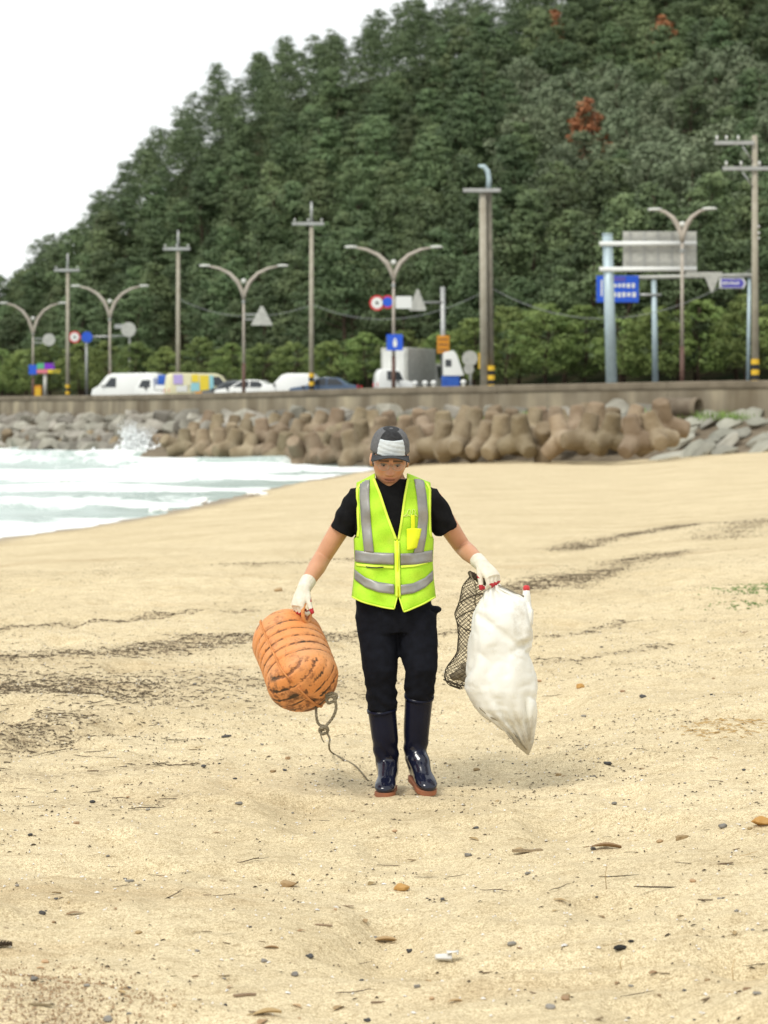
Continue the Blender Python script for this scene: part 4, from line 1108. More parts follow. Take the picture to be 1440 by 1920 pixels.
def vest_material():
    m = mat('hi_vis_mesh', (.40,.72,.035), (.50,.80,.05), 16, .75, .2, bump=.5, bscale=160, bdist=.002)
    nt = m.node_tree; n = nt.nodes; l = nt.links; p = n['Principled BSDF']
    src = p.inputs['Base Color'].links[0].from_socket
    tc = n.new('ShaderNodeTexCoord'); v = n.new('ShaderNodeTexVoronoi'); v.inputs['Scale'].default_value = 230; l.new(tc.outputs['Object'], v.inputs['Vector'])
    r = n.new('ShaderNodeValToRGB'); r.color_ramp.elements[0].position = .15; r.color_ramp.elements[0].color = (.55,.6,.4,1); r.color_ramp.elements[1].position = .4; r.color_ramp.elements[1].color = (1,1,1,1)
    l.new(v.outputs['Distance'], r.inputs[0])
    x = n.new('ShaderNodeMixRGB'); x.blend_type = 'MULTIPLY'; x.inputs[0].default_value = .55; l.new(src, x.inputs[1]); l.new(r.outputs[0], x.inputs[2])
    no = n.new('ShaderNodeTexNoise'); no.inputs['Scale'].default_value = 9; no.inputs['Detail'].default_value = 6; l.new(tc.outputs['Object'], no.inputs['Vector'])
    r2_ = n.new('ShaderNodeValToRGB'); r2_.color_ramp.elements[0].position = .58; r2_.color_ramp.elements[0].color = (0,0,0,1); r2_.color_ramp.elements[1].position = .72; r2_.color_ramp.elements[1].color = (.45,.45,.45,1); l.new(no.outputs[0], r2_.inputs[0])
    y = n.new('ShaderNodeMixRGB'); y.inputs[2].default_value = (.42,.46,.10,1); l.new(r2_.outputs[0], y.inputs[0]); l.new(x.outputs[0], y.inputs[1])
    l.new(y.outputs[0], p.inputs['Base Color']); return m
M['vest'] = vest_material()
M['vest_trim'] = mat('vest_trim', (.66,.85,.07), (.72,.90,.10), 30, .6, .3)
M['vest_yellow'] = mat('vest_yellow', (.80,.85,.02), (.72,.80,.02), 20, .6, .3)
M['silver'] = mat('reflective_tape', (.25,.245,.235), (.34,.335,.32), 14, .45, .5, .35, bump=.3, bscale=60, bdist=.003)
M['boot'] = mat('navy_rubber', (.006,.007,.019), (.010,.012,.028), 5, .14, .45, coat=.25)
M['boot_dusty'] = mat('navy_rubber_shaft', (.006,.007,.019), (.010,.012,.028), 7, .24, .16)  # same navy as the foot, duller to keep reflections off the shaft
M['sole'] = mat('orange_sole', (.36,.135,.065), (.27,.11,.06), 14, .7, .3)
M['glove'] = mat('white_knit', (.74,.70,.60), (.66,.61,.51), 40, .9, .15, bump=.6, bscale=240, bdist=.002)
M['glove_red'] = mat('red_palm_coating', (.50,.03,.045), (.40,.02,.03), 60, .5, .4)
M['cap_grey'] = mat('cap_grey', (.10,.10,.105), (.15,.15,.155), 120, .85, .15, bump=.3, bscale=200, bdist=.002)
M['cap_black'] = mat('cap_black', (.015,.015,.016), (.030,.030,.032), 60, .7, .25, bump=.4, bscale=90, bdist=.003)
M['cap_white'] = mat('cap_white', (.52,.56,.58), (.62,.66,.68), 20, .6, .3)
M['hair'] = mat('hair', (.012,.010,.009), (.03,.025,.02), 90, .6, .3)
M['wire'] = mat('glasses_wire', (.45,.40,.33), rough=.3, metal=.9)
M['eye_white'] = mat('eye_white', (.26,.22,.19), rough=.2); M['iris'] = mat('iris', (.015,.010,.008), rough=.1)  # eye whites darkened to stand in for shade under the brim

PY = 10.98
def L(px, py, dy=0.0):
    return at(px, py, PY + dy)
X0 = (739 - 720) / FPX * PY
man = thing('person', (X0, PY, 0.0), 'person in yellow green safety vest, black shirt, cap and rubber boots walking across the sand', 'person')
gman = gz(X0, PY); 
HC = L(730.5, 862, 0); HC = Vector((HC.x, PY - .03, 1.590))
HM = Matrix.Translation(HC) @ Matrix.Rotation(R(3), 4, 'Z') @ Matrix.Rotation(R(17), 4, 'X') @ Matrix.Rotation(R(2), 4, 'Y') @ Matrix.Scale(1.06, 4)
HI = HM.inverted()
def G(x, s): return np.exp(-(x / s) ** 2)
def head_pts(nu=120, nv=96, grow=0.0):
    u = np.linspace(0, 2*np.pi, nu, endpoint=False); v = np.linspace(.02, np.pi - .02, nv)
    U, V = np.meshgrid(u, v)
    x = .079 * np.sin(V) * np.sin(U); y = -.099 * np.sin(V) * np.cos(U); z = .126 * np.cos(V)
    t = np.clip(-z / .126, 0, 1)
    x = x * (1 - .20 * t ** 1.8) * (1 + .03 * G(z + .02, .03))
    y = np.where(y < 0, y * (1 + .10 * t * t), y * (1 - .30 * t))
    f = smooth((-y - .02) / .05)
    tt = np.clip((.012 - z) / .056, 0, 1); nose = np.where(z > -.044, tt ** 1.2, np.clip(1 - (-.044 - z) / .012, 0, 1)) * (z < .012)
    dy = -.030 * nose * G(x, .0095 + .005 * tt)
    dy += -.007 * (G(x - .014, .007) + G(x + .014, .007)) * G(z + .043, .008)
    dy += .012 * (G(x - .032, .017) + G(x + .032, .017)) * G(z - .000, .012)
    dy += -.006 * G(z - .022, .008) * G(x, .045)
    dy += .004 * G(x, .008) * G(z - .012, .008)
    dy += -.005 * (G(x - .045, .016) + G(x + .045, .016)) * G(z + .028, .016)
    dy += -.006 * G(x, .024) * (G(z + .067, .005) + G(z + .079, .006)) + .006 * G(x, .026) * G(z + .0725, .0028)
    dy += .003 * G(x, .02) * G(z + .091, .006) - .008 * G(x, .02) * G(z + .108, .012)
    dy += .004 * (G(x - .034 , .006) + G(x + .034, .006)) * G(z + .056, .014)
    y = y + dy * f
    z = np.where(z < -.05, -.05 + (z + .05) * 1.16, z)
    return x, y, z
hx_, hy_, hz_ = head_pts()
mb = MB()
mb.rings([[HM @ Vector((hx_[i, j], hy_[i, j], hz_[i, j])) for j in range(hx_.shape[1])] for i in range(hx_.shape[0])])
for sg in (-1, 1):
    e = Matrix.Rotation(R(18) * sg, 3, 'Z') @ Matrix.Rotation(R(-8), 3, 'X')
    mb.ell(HM @ Vector((sg * .082, .012, -.012)), (.008, .019, .032), HM.to_3x3() @ e, 14, 10)
    mb.ell(HM @ Vector((sg * .086, .018, -.006)), (.005, .015, .026), HM.to_3x3() @ e, 14, 10)
NB = Vector((X0 - .006, PY + .035, 1.45))
def oring(c, a, b, n=28, e=2.0):
    out = []
    for j in range(n):
        t = 2*math.pi*j/n; s_, c_ = math.sin(t), math.cos(t)
        out.append(Vector((c.x + a * math.copysign(abs(s_) ** (2/e), s_), c.y - b * math.copysign(abs(c_) ** (2/e), c_), c.z)))
    return out
nk = HM @ Vector((0, .035, -.07))
mb.rings([oring(NB + Vector((0, 0, -.05)), .095, .08), oring(NB + Vector((0, 0, .0)), .076, .072), oring(NB.lerp(nk, .5), .071, .070), oring(nk, .068, .070)])
TC = Vector((X0 - .002, PY + .03, 0))
TORSO = [(.86, .165, .118), (.95, .160, .112), (1.05, .163, .112), (1.15, .172, .116), (1.25, .180, .118), (1.34, .184, .114), (1.40, .178, .106), (1.438, .155, .098), (1.466, .122, .088), (1.492, .088, .078)]
def torso_rings(gx, gy, zs=None, e=2.4, n=40):
    out = []
    for z, a, b in TORSO:
        out.append(oring(Vector((TC.x, TC.y, z)), a + gx, b + gy, n, e))
    return out
mb.rings(torso_rings(-.02, -.02))
SHL = Vector((X0 - .182, PY + .03, 1.385)); SHR = Vector((X0 + .182, PY + .03, 1.385))
ELL, WRL = L(606, 1043, .10), L(571, 1101, -.07)
ELR, WRR = L(866, 1024, .15), L(903, 1058, -.06)
def arm_path(s, e, w): return [s, s.lerp(e, .5) + Vector((0, .01, 0)), e, e.lerp(w, .35) + Vector((0, 0, -.002)), w, w + (w - e).normalized() * .015]
for s, e, w in ((SHL, ELL, WRL), (SHR, ELR, WRR)):
    mb.tube(arm_path(s, e, w), [.058, .050, .043, .044, .029, .020], 20)
# legs (inside the trousers)
HPL, KNL, ANL = L(706, 1170, .02), L(713, 1262, -.06), L(723, 1425, .03)
HPR, KNR, ANR = L(782, 1170, .02), L(791, 1262, -.08), L(779, 1425, .06)
for h, k_, a in ((HPL, KNL, ANL), (HPR, KNR, ANR)):
    mb.tube([h, h.lerp(k_, .5), k_, k_.lerp(a, .4), a], [.085, .075, .055, .05, .035], 18)
mb.ell(Vector((TC.x, TC.y, .86)), (.15, .105, .09))
body = remesh(mb, .0034, 2)
n = len(body.vertices); co = np.empty(n * 3); body.vertices.foreach_get('co', co); co = co.reshape(-1, 3)
hl = np.c_[co, np.ones(n)] @ np.array(HI).T
hx2, hy2, hz2 = hl[:, 0], hl[:, 1], hl[:, 2]; hz2 = np.where(hz2 < -.05, -.05 + (hz2 + .05) / 1.16, hz2); fr = (hy2 < -.04) & (np.abs(hz2) < .14) & (co[:, 2] > 1.40)
attr(body, 'lips', fr * np.clip(G(hx2, .026) ** .5 * (G(hz2 + .067, .006) + G(hz2 + .079, .0065)), 0, 1) * .95)
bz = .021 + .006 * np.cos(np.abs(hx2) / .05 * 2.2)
attr(body, 'brow', np.clip(fr * .95 * G(hz2 - bz + .007 - np.abs(hx2) * .06, .0058) * (np.abs(hx2) > .010) * (np.abs(hx2) < .056) + fr * .85 * G(hz2 - .001, .0030) * (np.abs(np.abs(hx2) - .032) < .014) + fr * .9 * G(hz2 + .0725, .0022) * (np.abs(hx2) < .024) + fr * .6 * G(hz2 + .0505, .003) * G(np.abs(hx2) - .0085, .004), 0, 1))  # brow and lash hair, plus shade painted into mouth line and nostrils
attr(body, 'stubble', fr * .35 * smooth((-hz2 - .05) / .03))
attr(body, 'blush', np.clip(fr * .5 * (G(np.abs(hx2) - .045, .018) * G(hz2 + .035, .02) + G(hx2, .014) * G(hz2 + .04, .014)), 0, 1))
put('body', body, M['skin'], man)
for sg in (-1, 1):
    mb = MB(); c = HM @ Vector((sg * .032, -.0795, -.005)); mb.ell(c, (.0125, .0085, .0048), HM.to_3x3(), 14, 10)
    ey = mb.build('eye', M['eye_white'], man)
    mb = MB(); mb.ell(HM @ Vector((sg * .032, -.0868, -.0062)), (.0052, .003, .0040), HM.to_3x3(), 12, 8); mb.build('iris', M['iris'], ey)
# hair below the cap
mb = MB(); rows_ = []
for i in range(9):
    z = .055 - i * .0105; row = []
    for j in range(41):
        a = R(68) + (2*math.pi - 2*R(68)) * j / 40
        back = smooth((math.cos(a - math.pi) + .15) / .9)
        zz = z - float(back) * .03 * i / 8
        r_ = math.sqrt(max(0, 1 - (zz / .126) ** 2))
        row.append(HM @ Vector((math.sin(a) * .079 * r_ * 1.035, -math.cos(a) * .099 * r_ * 1.03, zz)))
    rows_.append(row)
mb.rings(rows_, closed=False); hr = mb.build('hair', M['hair'], man)
sd_ = hr.modifiers.new('s', 'SOLIDIFY'); sd_.thickness = .004; sd_.offset = 1
# cap
def cap_pt(a, t, g=.011):
    """a: angle from the front, t: 0 rim .. 1 crown"""
    z = .042 + (.146 - .042) * math.sin(t * math.pi / 2) ; q = math.cos(t * math.pi / 2) ** .62
    return HM @ Vector((math.sin(a) * (.079 + g) * q, -math.cos(a) * (.099 + g) * q + .004, z))
capm = MB()
rs = []
for i in range(15):
    t = i / 14 * .985
    rs.append([cap_pt(2*math.pi*j/72, t, .011 + .0015 * math.sin(j * 1.3 + i)) for j in range(72)])
capm.rings(rs, cap=(False, True))
for fi, f in enumerate(capm.f):
    if len(f) == 4:
        j = fi % 72; a = (j + .5) / 72 * 360; i = fi // 72
        if a < 44 or a > 316: capm.m[fi] = 1 if i >= 6 else 2
        elif i >= 12: capm.m[fi] = 1
cp = capm.build('cap', [M['cap_grey'], M['cap_black'], M['cap_grey']], man)
sd_ = cp.modifiers.new('s', 'SOLIDIFY'); sd_.thickness = .003; sd_.offset = -1
mb = MB(); rows_ = []
for i in range(13):
    t = .02 + i / 12 * .47
    rows_.append([cap_pt(R(-43 + 86 * j / 24), t, .0145 + .0016 * math.sin(i * 1.9 + j * .35) + .0012 * math.sin(i * 3.1 - j * .8)) for j in range(25)])
mb.rings(rows_, closed=False); fp = mb.build('front_panel', M['cap_white'], cp); sd_ = fp.modifiers.new('s', 'SOLIDIFY'); sd_.thickness = .002; sd_.offset = -1
mb = MB(); rows_ = []
for i in range(9):
    t = i / 8; row = []
    for j in range(33):
        a = R(-66 + 132 * j / 32); ca = math.cos(a)
        inner = Vector((math.sin(a) * .089, -math.cos(a) * .109 + .004, .044))
        reach = .070 * max(0, (math.cos(a * 1.22))) ** .75
        q = inner + Vector((math.sin(a) * reach * .28, -reach, 0)) * t
        q.z += -.010 * t - .042 * (math.sin(a)) ** 2 * (.35 + .65 * t) + (.024 * (1 - (math.sin(a)) ** 2)) * t
        row.append(HM @ q)
    rows_.append(row)
mb.rings(rows_, closed=False); br = mb.build('brim', M['cap_grey'], cp); sd_ = br.modifiers.new('s', 'SOLIDIFY'); sd_.thickness = .004
M['cap_brim'] = mat('cap_brim', (.035,.036,.038), (.055,.056,.06), 100, .8, .2, bump=.3, bscale=180, bdist=.002); br.data.materials[0] = M['cap_brim']
# glasses
mb = MB()
for sg in (-1, 1):
    c = Vector((sg * .033, -.108, -.006))
    pts = []
    for j in range(25):
        a = 2*math.pi*j/24; pts.append(HM @ (c + Vector((.0245 * math.cos(a), .006 * abs(math.cos(a)) * (1 if sg * math.cos(a) > 0 else 0), .0165 * math.sin(a)))))
    mb.tube(pts, .0011, 6, cap=False)
    mb.tube([HM @ Vector(q) for q in ((sg * .0575, -.103, -.002), (sg * .074, -.085, .0), (sg * .086, .01, .004))], .0013, 6)
mb.tube([HM @ Vector(q) for q in ((-.0095, -.108, -.002), (0, -.111, .001), (.0095, -.108, -.002))], .0012, 6)
gl = mb.build('glasses', M['wire'], man)
gm_ = bpy.data.materials.new('lens'); gm_.use_nodes = True; nt = gm_.node_tree; nn_ = nt.nodes; pb_ = nn_['Principled BSDF']
pb_.inputs['Base Color'].default_value = (.9,.92,.9,1); pb_.inputs['Roughness'].default_value = .02; pb_.inputs['Alpha'].default_value = .05
for sg in (-1, 1):
    mb = MB(); c = Vector((sg * .033, -.1085, -.006)); mb.add([HM @ (c + Vector((.0245 * math.cos(2*math.pi*j/20), 0, .0165 * math.sin(2*math.pi*j/20)))) for j in range(20)], [tuple(range(20))]); mb.build('lens', gm_, gl)

# t-shirt
mb = MB(); mb.rings(torso_rings(.006, .006))
mb.rings([oring(NB + Vector((0, 0, -.04)), .12, .095), oring(NB + Vector((0, -.004, .012)), .088, .084)])
SLL, SLR = L(641, 996, .055), L(836, 993, .075)
for s, e, sl in ((SHL, ELL, SLL), (SHR, ELR, SLR)):
    i_ = Vector((s.x + (TC.x - s.x) * .45, s.y, s.z - .01))
    d = (sl - s).normalized()
    mb.tube([i_, s, s.lerp(sl, .5), sl], [.070, .070, .067, .063], 24)
    mb.ell(s.lerp(i_, .35) + Vector((0, 0, .012)), (.075, .068, .062))
shirt = remesh(mb, .006, 5, lambda co: .0045 * fbm(co[:, 0] * 14, co[:, 1] * 14, co[:, 2] * 9, oct=2, seed=501) + .003 * np.sin(co[:, 2] * 70 + co[:, 0] * 40) * smooth((np.abs(co[:, 0] - X0) - .15) / .05))
put('t_shirt', shirt, M['shirt'], man)

# trousers
mb = MB()
mb.rings([oring(Vector((TC.x, TC.y, z)), a, b, 36, 2.6) for z, a, b in ((.74, .165, .125), (.80, .186, .128), (.88, .186, .126), (.95, .172, .118), (1.02, .166, .114))])
def leg(pts, rad): mb.tube(pts, rad, 26)
leg([L(703, 1150, .02), L(708, 1190, .01), L(711, 1225, -.02), L(714, 1260, -.05), L(714, 1290, -.04), L(715, 1312, -.03), L(716, 1328, -.025), L(716, 1335, -.025)],
    [.098, .100, .094, .083, .073, .078, .070, .062])
leg([L(782, 1150, .02), L(783, 1190, .0), L(785, 1225, -.03), L(790, 1258, -.07), L(787, 1282, -.05), L(786, 1300, -.035), L(785, 1312, -.03)],
    [.098, .100, .092, .077, .076, .069, .062])
mb.ell(L(812, 1143, .03), (.042, .05, .020)); mb.ell(L(738, 1316, -.05), (.024, .03, .014)); mb.ell(L(694, 1314, -.05), (.022, .03, .012))
tro = remesh(mb, .007, 4, lambda co: .006 * fbm(co[:, 0] * 9, co[:, 1] * 9, co[:, 2] * 12, oct=3, seed=511) + .0035 * np.sin(co[:, 2] * 95 + 3 * np.sin(co[:, 0] * 30)) * smooth((.56 - co[:, 2]) / .12))
put('trousers', tro, M['trousers'], man)

# vest: one surface over the torso, cut by its own edges
VST = [(.86, .213, .158), (.92, .205, .150), (1.0, .196, .140), (1.08, .191, .136), (1.15, .194, .136), (1.20, .196, .136), (1.27, .197, .134), (1.35, .197, .130), (1.41, .195, .124), (1.445, .187, .116), (1.465, .172, .108), (1.482, .145, .100), (1.50, .10, .09)]
VZ = np.array([q[0] for q in VST]); VA = np.array([q[1] for q in VST]); VB = np.array([q[2] for q in VST])
VE = 2.5
def vsurf(x, z, g=0.0, back=False):
    """point on the vest over local x (from body centre) at height z, front half unless back"""
    a = float(np.interp(z, VZ, VA)) + g * .8; b = float(np.interp(z, VZ, VB)) + g
    s_ = max(-1, min(1, x / a)); x = s_ * a; y = b * (1 - abs(s_) ** VE) ** (1 / VE)
    low = max(0, min(1, (1.15 - z) / .25)); fold = (.006 + .006 * low) * math.sin(x * 38 + z * 22) * math.sin(z * 17 + x * 9) + .004 * math.sin(z * 46 - x * 25) + .005 * low * math.sin(x * 60 + 2 * math.sin(z * 20))
    y += fold * (1 if y > .02 else 0)
    return Vector((TC.x + x, TC.y + (y if back else -y), z))
def half(z): return float(np.interp(z, VZ, VA))
def lx(px, py): return L(px, py, -.12).x - TC.x
def lz(py): return L(739, py, -.12).z
ZV = lz(1013)                                        # bottom of the V
ztop = 1.474
VLz = [ZV, lz(970), lz(925), lz(898), 1.51]; VLx = [lx(744.5, 1013), lx(728, 970), lx(713, 925), lx(702, 898), lx(699, 890)]
VRx = [lx(745.5, 1013), lx(751, 980), lx(758, 930), lx(764, 898), lx(766, 890)]; VRz = [ZV, lz(980), lz(930), lz(898), 1.51]
ZA = lz(1013)                                        # bottom of the arm holes
AXz = [ZA, ZA + .012, ZA + .05, 1.32, 1.443, 1.49]
AXl = [-half(ZA) * .9995, -.180, -.174, -.178, -.182, -.155]; AXr = [half(ZA) * .9995, .186, .180, .178, .180, .155]
def hem_l(f): return lz(1141) + .050 * f ** 1.5       # f: 0 at opening, 1 at side
def hem_r(f): return lz(1146) + .062 * f ** 1.2
def panel(mb, zf0, zf1, xf0, xf1, g=0.0, nx=16, nz=22):
    """rows between zf0(u) and zf1(u); x from xf0(z) to xf1(z)"""
    rs = []
    for i in range(nz + 1):
        row = []
        for j in range(nx + 1):
            u = j / nx; z = zf0(u) + (zf1(u) - zf0(u)) * i / nz
            x = xf0(z) + (xf1(z) - xf0(z)) * u
            row.append(vsurf(x, z, g))
        rs.append(row)
    mb.rings(rs, closed=False)
mb = MB()
ZP = lambda z: float(np.interp(z, [lz(1141), lz(1118), ZV], [lx(739, 1141), lx(745, 1118), lx(744.5, 1013)]))
ZQ = lambda z: float(np.interp(z, [lz(1146), lz(1118), ZV], [lx(757, 1146), lx(748, 1118), lx(745.5, 1013)]))
panel(mb, lambda u: hem_l(u), lambda u: ZA, lambda z: ZP(z), lambda z: -half(z) * .9995, nx=22, nz=26)
panel(mb, lambda u: hem_r(u), lambda u: ZA, lambda z: ZQ(z), lambda z: half(z) * .9995, nx=22, nz=26)
ZT = lambda u: 1.489 - .046 * u ** 1.3
panel(mb, lambda u: ZA, ZT, lambda z: float(np.interp(z, VLz, VLx)), lambda z: float(np.interp(z, AXz, AXl)), nx=22)
panel(mb, lambda u: ZA, ZT, lambda z: float(np.interp(z, VRz, VRx)), lambda z: float(np.interp(z, AXz, AXr)), nx=22)
# back and the shoulder tops
rs = []
for i in range(30):
    z = .925 + (1.489 - .925) * i / 29; h = half(z) * .9995 if z < ZA else min(half(z) * .9995, float(np.interp(z, AXz, AXr)))
    rs.append([vsurf(-h + 2 * h * j / 36, z, 0, True) for j in range(37)])
mb.rings(rs, closed=False)
for sg, ax, vx in ((-1, AXl, VLx), (1, AXr, VRx)):
    xo = float(np.interp(ztop, AXz, ax)); xi = float(np.interp(ztop, VLz if sg < 0 else VRz, vx))
    rs = []
    for i in range(9):
        t = i / 8; row = []
        for j in range(7):
            z = ZT(j / 6); xo = float(np.interp(z, AXz, ax)); xi = float(np.interp(z, VLz if sg < 0 else VRz, vx))
            x = xi + (xo - xi) * j / 6; f = vsurf(x, z); k_ = vsurf(x, z, 0, True)
            q = f.lerp(k_, t); q.z += .028 * math.sin(math.pi * t); row.append(q)
        rs.append(row)
    mb.rings(rs, closed=False)
vest = mb.build('vest', M['vest'], man)
wd_ = vest.modifiers.new('w', 'WELD'); wd_.merge_threshold = .003
sd_ = vest.modifiers.new('s', 'SOLIDIFY'); sd_.thickness = .003; sd_.offset = 0
def ribbon(name, pts, w, m_, g=.007, along='x', nseg=30, parent=vest, th=.0025):
    """a band following the vest; pts (x, z) centre line, w width in metres (vertical when along x, horizontal when along z)"""
    mb = MB(); P = np.array(pts); t = np.linspace(0, 1, len(P)); rows_ = []
    for i in range(nseg + 1):
        u = i / nseg; x = float(np.interp(u, t, P[:, 0])); z = float(np.interp(u, t, P[:, 1]))
        rows_.append([vsurf(x, z + w * (k_ / 4 - .5), g) if along == 'x' else vsurf(x + w * (k_ / 4 - .5), z, g) for k_ in range(5)])
    mb.rings(rows_, closed=False); o = mb.build(name, m_, parent); s_ = o.modifiers.new('s', 'SOLIDIFY'); s_.thickness = th; s_.offset = 0; return o
def PX(*pp): return [(lx(a, b), lz(b)) for a, b in pp]
h_ = lambda py: half(lz(py)) * .985
ribbon('reflective_band', [(-h_(1045), lz(1044)), (lx(700, 0), lz(1047)), (lx(739, 0), lz(1048))], .056, M['silver'])
ribbon('reflective_band', [(lx(751, 0), lz(1049)), (lx(780, 0), lz(1048)), (h_(1045), lz(1044))], .056, M['silver'])
ribbon('reflective_band', [(-h_(1079), lz(1079)), (lx(685, 0), lz(1093)), (lx(710, 0), lz(1101)), (lx(739, 0), lz(1105))], .048, M['silver'])
ribbon('reflective_band', [(lx(751, 0), lz(1106)), (lx(775, 0), lz(1103)), (lx(797, 0), lz(1094)), (h_(1082), lz(1081))], .048, M['silver'])
ribbon('reflective_strip', PX((684, 899), (683, 930), (686, 980), (692, 1038)), .047, M['silver'], .007, 'z')
ribbon('reflective_strip', PX((786, 899), (791, 930), (794, 970), (791, 1005), (785, 1038)), .047, M['silver'], .007, 'z')
def piping(name, pts, r_, m_, parent=vest, g=.005):
    mb = MB(); mb.tube([vsurf(x, z, g) for x, z in pts], r_, 6); return mb.build(name, m_, parent)
def dense(zs, xs, n=24): 
    zz = np.linspace(zs[0], zs[-1], n); return [(float(np.interp(z, zs, xs)), float(z)) for z in zz]
ribbon('edge_trim', [(a + -.004, b) for a, b in dense(VLz, VLx)][:-1], .013, M['vest_trim'], .004, 'z')
ribbon('edge_trim', [(a + .004, b) for a, b in dense(VRz, VRx)][:-1], .011, M['vest_trim'], .004, 'z')
ribbon('edge_trim', [(a + .003, b) for a, b in dense(AXz[1:], AXl[1:])][:-1], .011, M['vest_trim'], .004, 'z')
ribbon('edge_trim', [(a - .003, b) for a, b in dense(AXz[1:], AXr[1:])][:-1], .011, M['vest_trim'], .004, 'z')
piping('hem_trim', [(ZP(hem_l(u)) + (-half(hem_l(u)) * .99 - ZP(hem_l(u))) * u, hem_l(u)) for u in np.linspace(0, 1, 24)], .0045, M['vest_trim'])
piping('hem_trim', [(ZQ(hem_r(u)) + (half(hem_r(u)) * .99 - ZQ(hem_r(u))) * u, hem_r(u)) for u in np.linspace(0, 1, 24)], .0045, M['vest_trim'])
piping('hem_trim', [(ZP(z), z) for z in np.linspace(lz(1141), lz(1119), 8)], .004, M['vest_trim'])
piping('hem_trim', [(ZQ(z), z) for z in np.linspace(lz(1146), lz(1119), 8)], .004, M['vest_trim'])
ribbon('zip_tape', PX((744, 1014), (745, 1060), (746.5, 1119)), .025, M['vest_trim'], .010, 'z')
piping('zip', PX((744.5, 1012), (745.5, 1060), (746.8, 1119)), .0035, M['vest_yellow'], g=.014)
ribbon('pocket_flap', PX((667, 1060), (700, 1062), (738, 1064)), .012, M['vest_trim'], .006)
ribbon('pocket_flap', PX((752, 1063), (775, 1061), (802, 1056)), .012, M['vest_trim'], .006)
ribbon('pocket_slit', PX((686, 1063.5), (705, 1065), (719, 1064)), .005, M['black'], .0075)
hp = ribbon('pen_pocket', PX((763.5, 993), (764.5, 1010), (767, 1033)), .0, M['vest_yellow'])
bpy.data.objects.remove(hp)
mb = MB(); rs = []
for i in range(13):
    z = lz(1032) + (lz(992) - lz(1032)) * i / 12; x0_ = float(np.interp(i, [0, 12], [lx(763, 0), lx(762.5, 0)])); x1_ = float(np.interp(i, [0, 12], [lx(782, 0), lx(791, 0)]))
    z2 = lambda u: z + (.010 * u if i < 6 else 0.004 * math.sin(u * 3))
    rs.append([vsurf(x0_ + (x1_ - x0_) * j / 10, z2(j / 10), .010 + .008 * math.sin(math.pi * j / 10)) for j in range(11)])
mb.rings(rs, closed=False); pk = mb.build('chest_pocket', M['vest_yellow'], vest); s_ = pk.modifiers.new('s', 'SOLIDIFY'); s_.thickness = .003
ribbon('pocket_strap', PX((774.5, 992), (774.5, 980), (774, 966)), .019, M['vest_yellow'], .010, 'z', parent=vest)
def stroke(pts, name='logo'):
    return [vsurf(lx(600 + a / 4, 0), lz(780 + b / 4), .006) for a, b in pts]
mb = MB()
for s_ in ([(622,752),(640,742),(652,735),(658,716),(664,704),(674,702),(680,712),(676,726),(684,738),(690,750)], [(738,756),(722,744),(712,736),(716,718),(708,704),(698,702),(692,714),(696,728),(690,738),(686,750)], [(622,752),(650,752),(664,744),(676,752),(700,752),(714,745),(738,756)], [(652,735),(664,744)], [(714,745),(712,736)]):
    mb.tube(stroke(s_), .0016, 5)
M['logo'] = mat('logo_yellow', (.72,.80,.22), rough=.6); mb.build('logo', M['logo'], vest)

# gloves
def glove(el, wr, kn, nrm_, thumb_side, curl, label, tdir=None, spread=.0):
    fdir = (wr - el).normalized()
    w = (kn - wr).normalized(); nb = Vector(nrm_); nb = (nb - w * nb.dot(w)).normalized(); s_ = w.cross(nb).normalized()
    if s_.dot(Vector(thumb_side)) < 0: s_ = -s_
    def P(a, b, c): return wr + w * a + s_ * b + nb * c            # along, toward thumb, toward back of hand
    mb = MB()
    def rg(a, rb, rc, oc=0):
        return [P(a, rb * math.cos(2*math.pi*j/18), oc + rc * math.sin(2*math.pi*j/18)) for j in range(18)]
    mb.tube([wr - fdir * .055, wr - fdir * .02, wr + w * .015], [.039, .037, .034], 18)
    mb.rings([rg(-.012, .035, .031), rg(.02, .040, .029), rg(.05, .047, .026), rg(.085, .047, .022), rg(.105, .040, .017)])
    for i, (b, ln) in enumerate(((.034, .082), (.0115, .090), (-.0115, .085), (-.033, .068))):
        q = P(.098 - abs(b) * .12, b, .0); th = R(curl[0] + i * 3); pts = [q]; a1 = 0
        for sgm, dth in ((.45, curl[0] + i * 4), (.32, curl[1]), (.26, curl[2])):
            a1 += R(dth); d = w * math.cos(a1) - nb * math.sin(a1) + s_ * spread * b * 10
            pts.append(pts[-1] + d * (ln * sgm))
        mb.tube(pts, [.0122, .0115, .0108, .0092], 10)
        mb.ell(pts[-1], (.0095, .0095, .0095), None, 8, 6)
    td = tdir if tdir is not None else (w * .75 + s_ * .35 - nb * .35)
    td = Vector(td).normalized(); t0 = P(.025, .028, -.006); t1 = P(.05, .042, -.012); t2 = t1 + td * .038; t3 = t2 + (td - nb * .25).normalized() * .034
    mb.tube([t0, t1, t2, t3], [.017, .016, .0130, .0105], 10); mb.ell(t3, (.0108, .0108, .0108), None, 8, 6)
    me = remesh(mb, .0028, 3, lambda co: .0008 * fbm(co[:, 0] * 160, co[:, 1] * 160, co[:, 2] * 160, oct=2, seed=601))
    o = put('glove', me, [M['glove'], M['glove_red']], man); o['label'] = label
    pc_ = np.empty(len(me.polygons) * 3); me.polygons.foreach_get('center', pc_); pc_ = pc_.reshape(-1, 3) + np.array(worg(man)) - np.array(wr)
    A = pc_ @ np.array(w); B = pc_ @ np.array(s_); C = pc_ @ np.array(nb)
    tipd = np.linalg.norm(pc_ - np.array(t3 - wr), axis=1)
    red = ((C < -.016) & (A > .03) & (tipd > .05)) | (tipd < .02)
    me.polygons.foreach_set('material_index', red.astype(np.int32)); me.update()
    return P, w, s_, nb
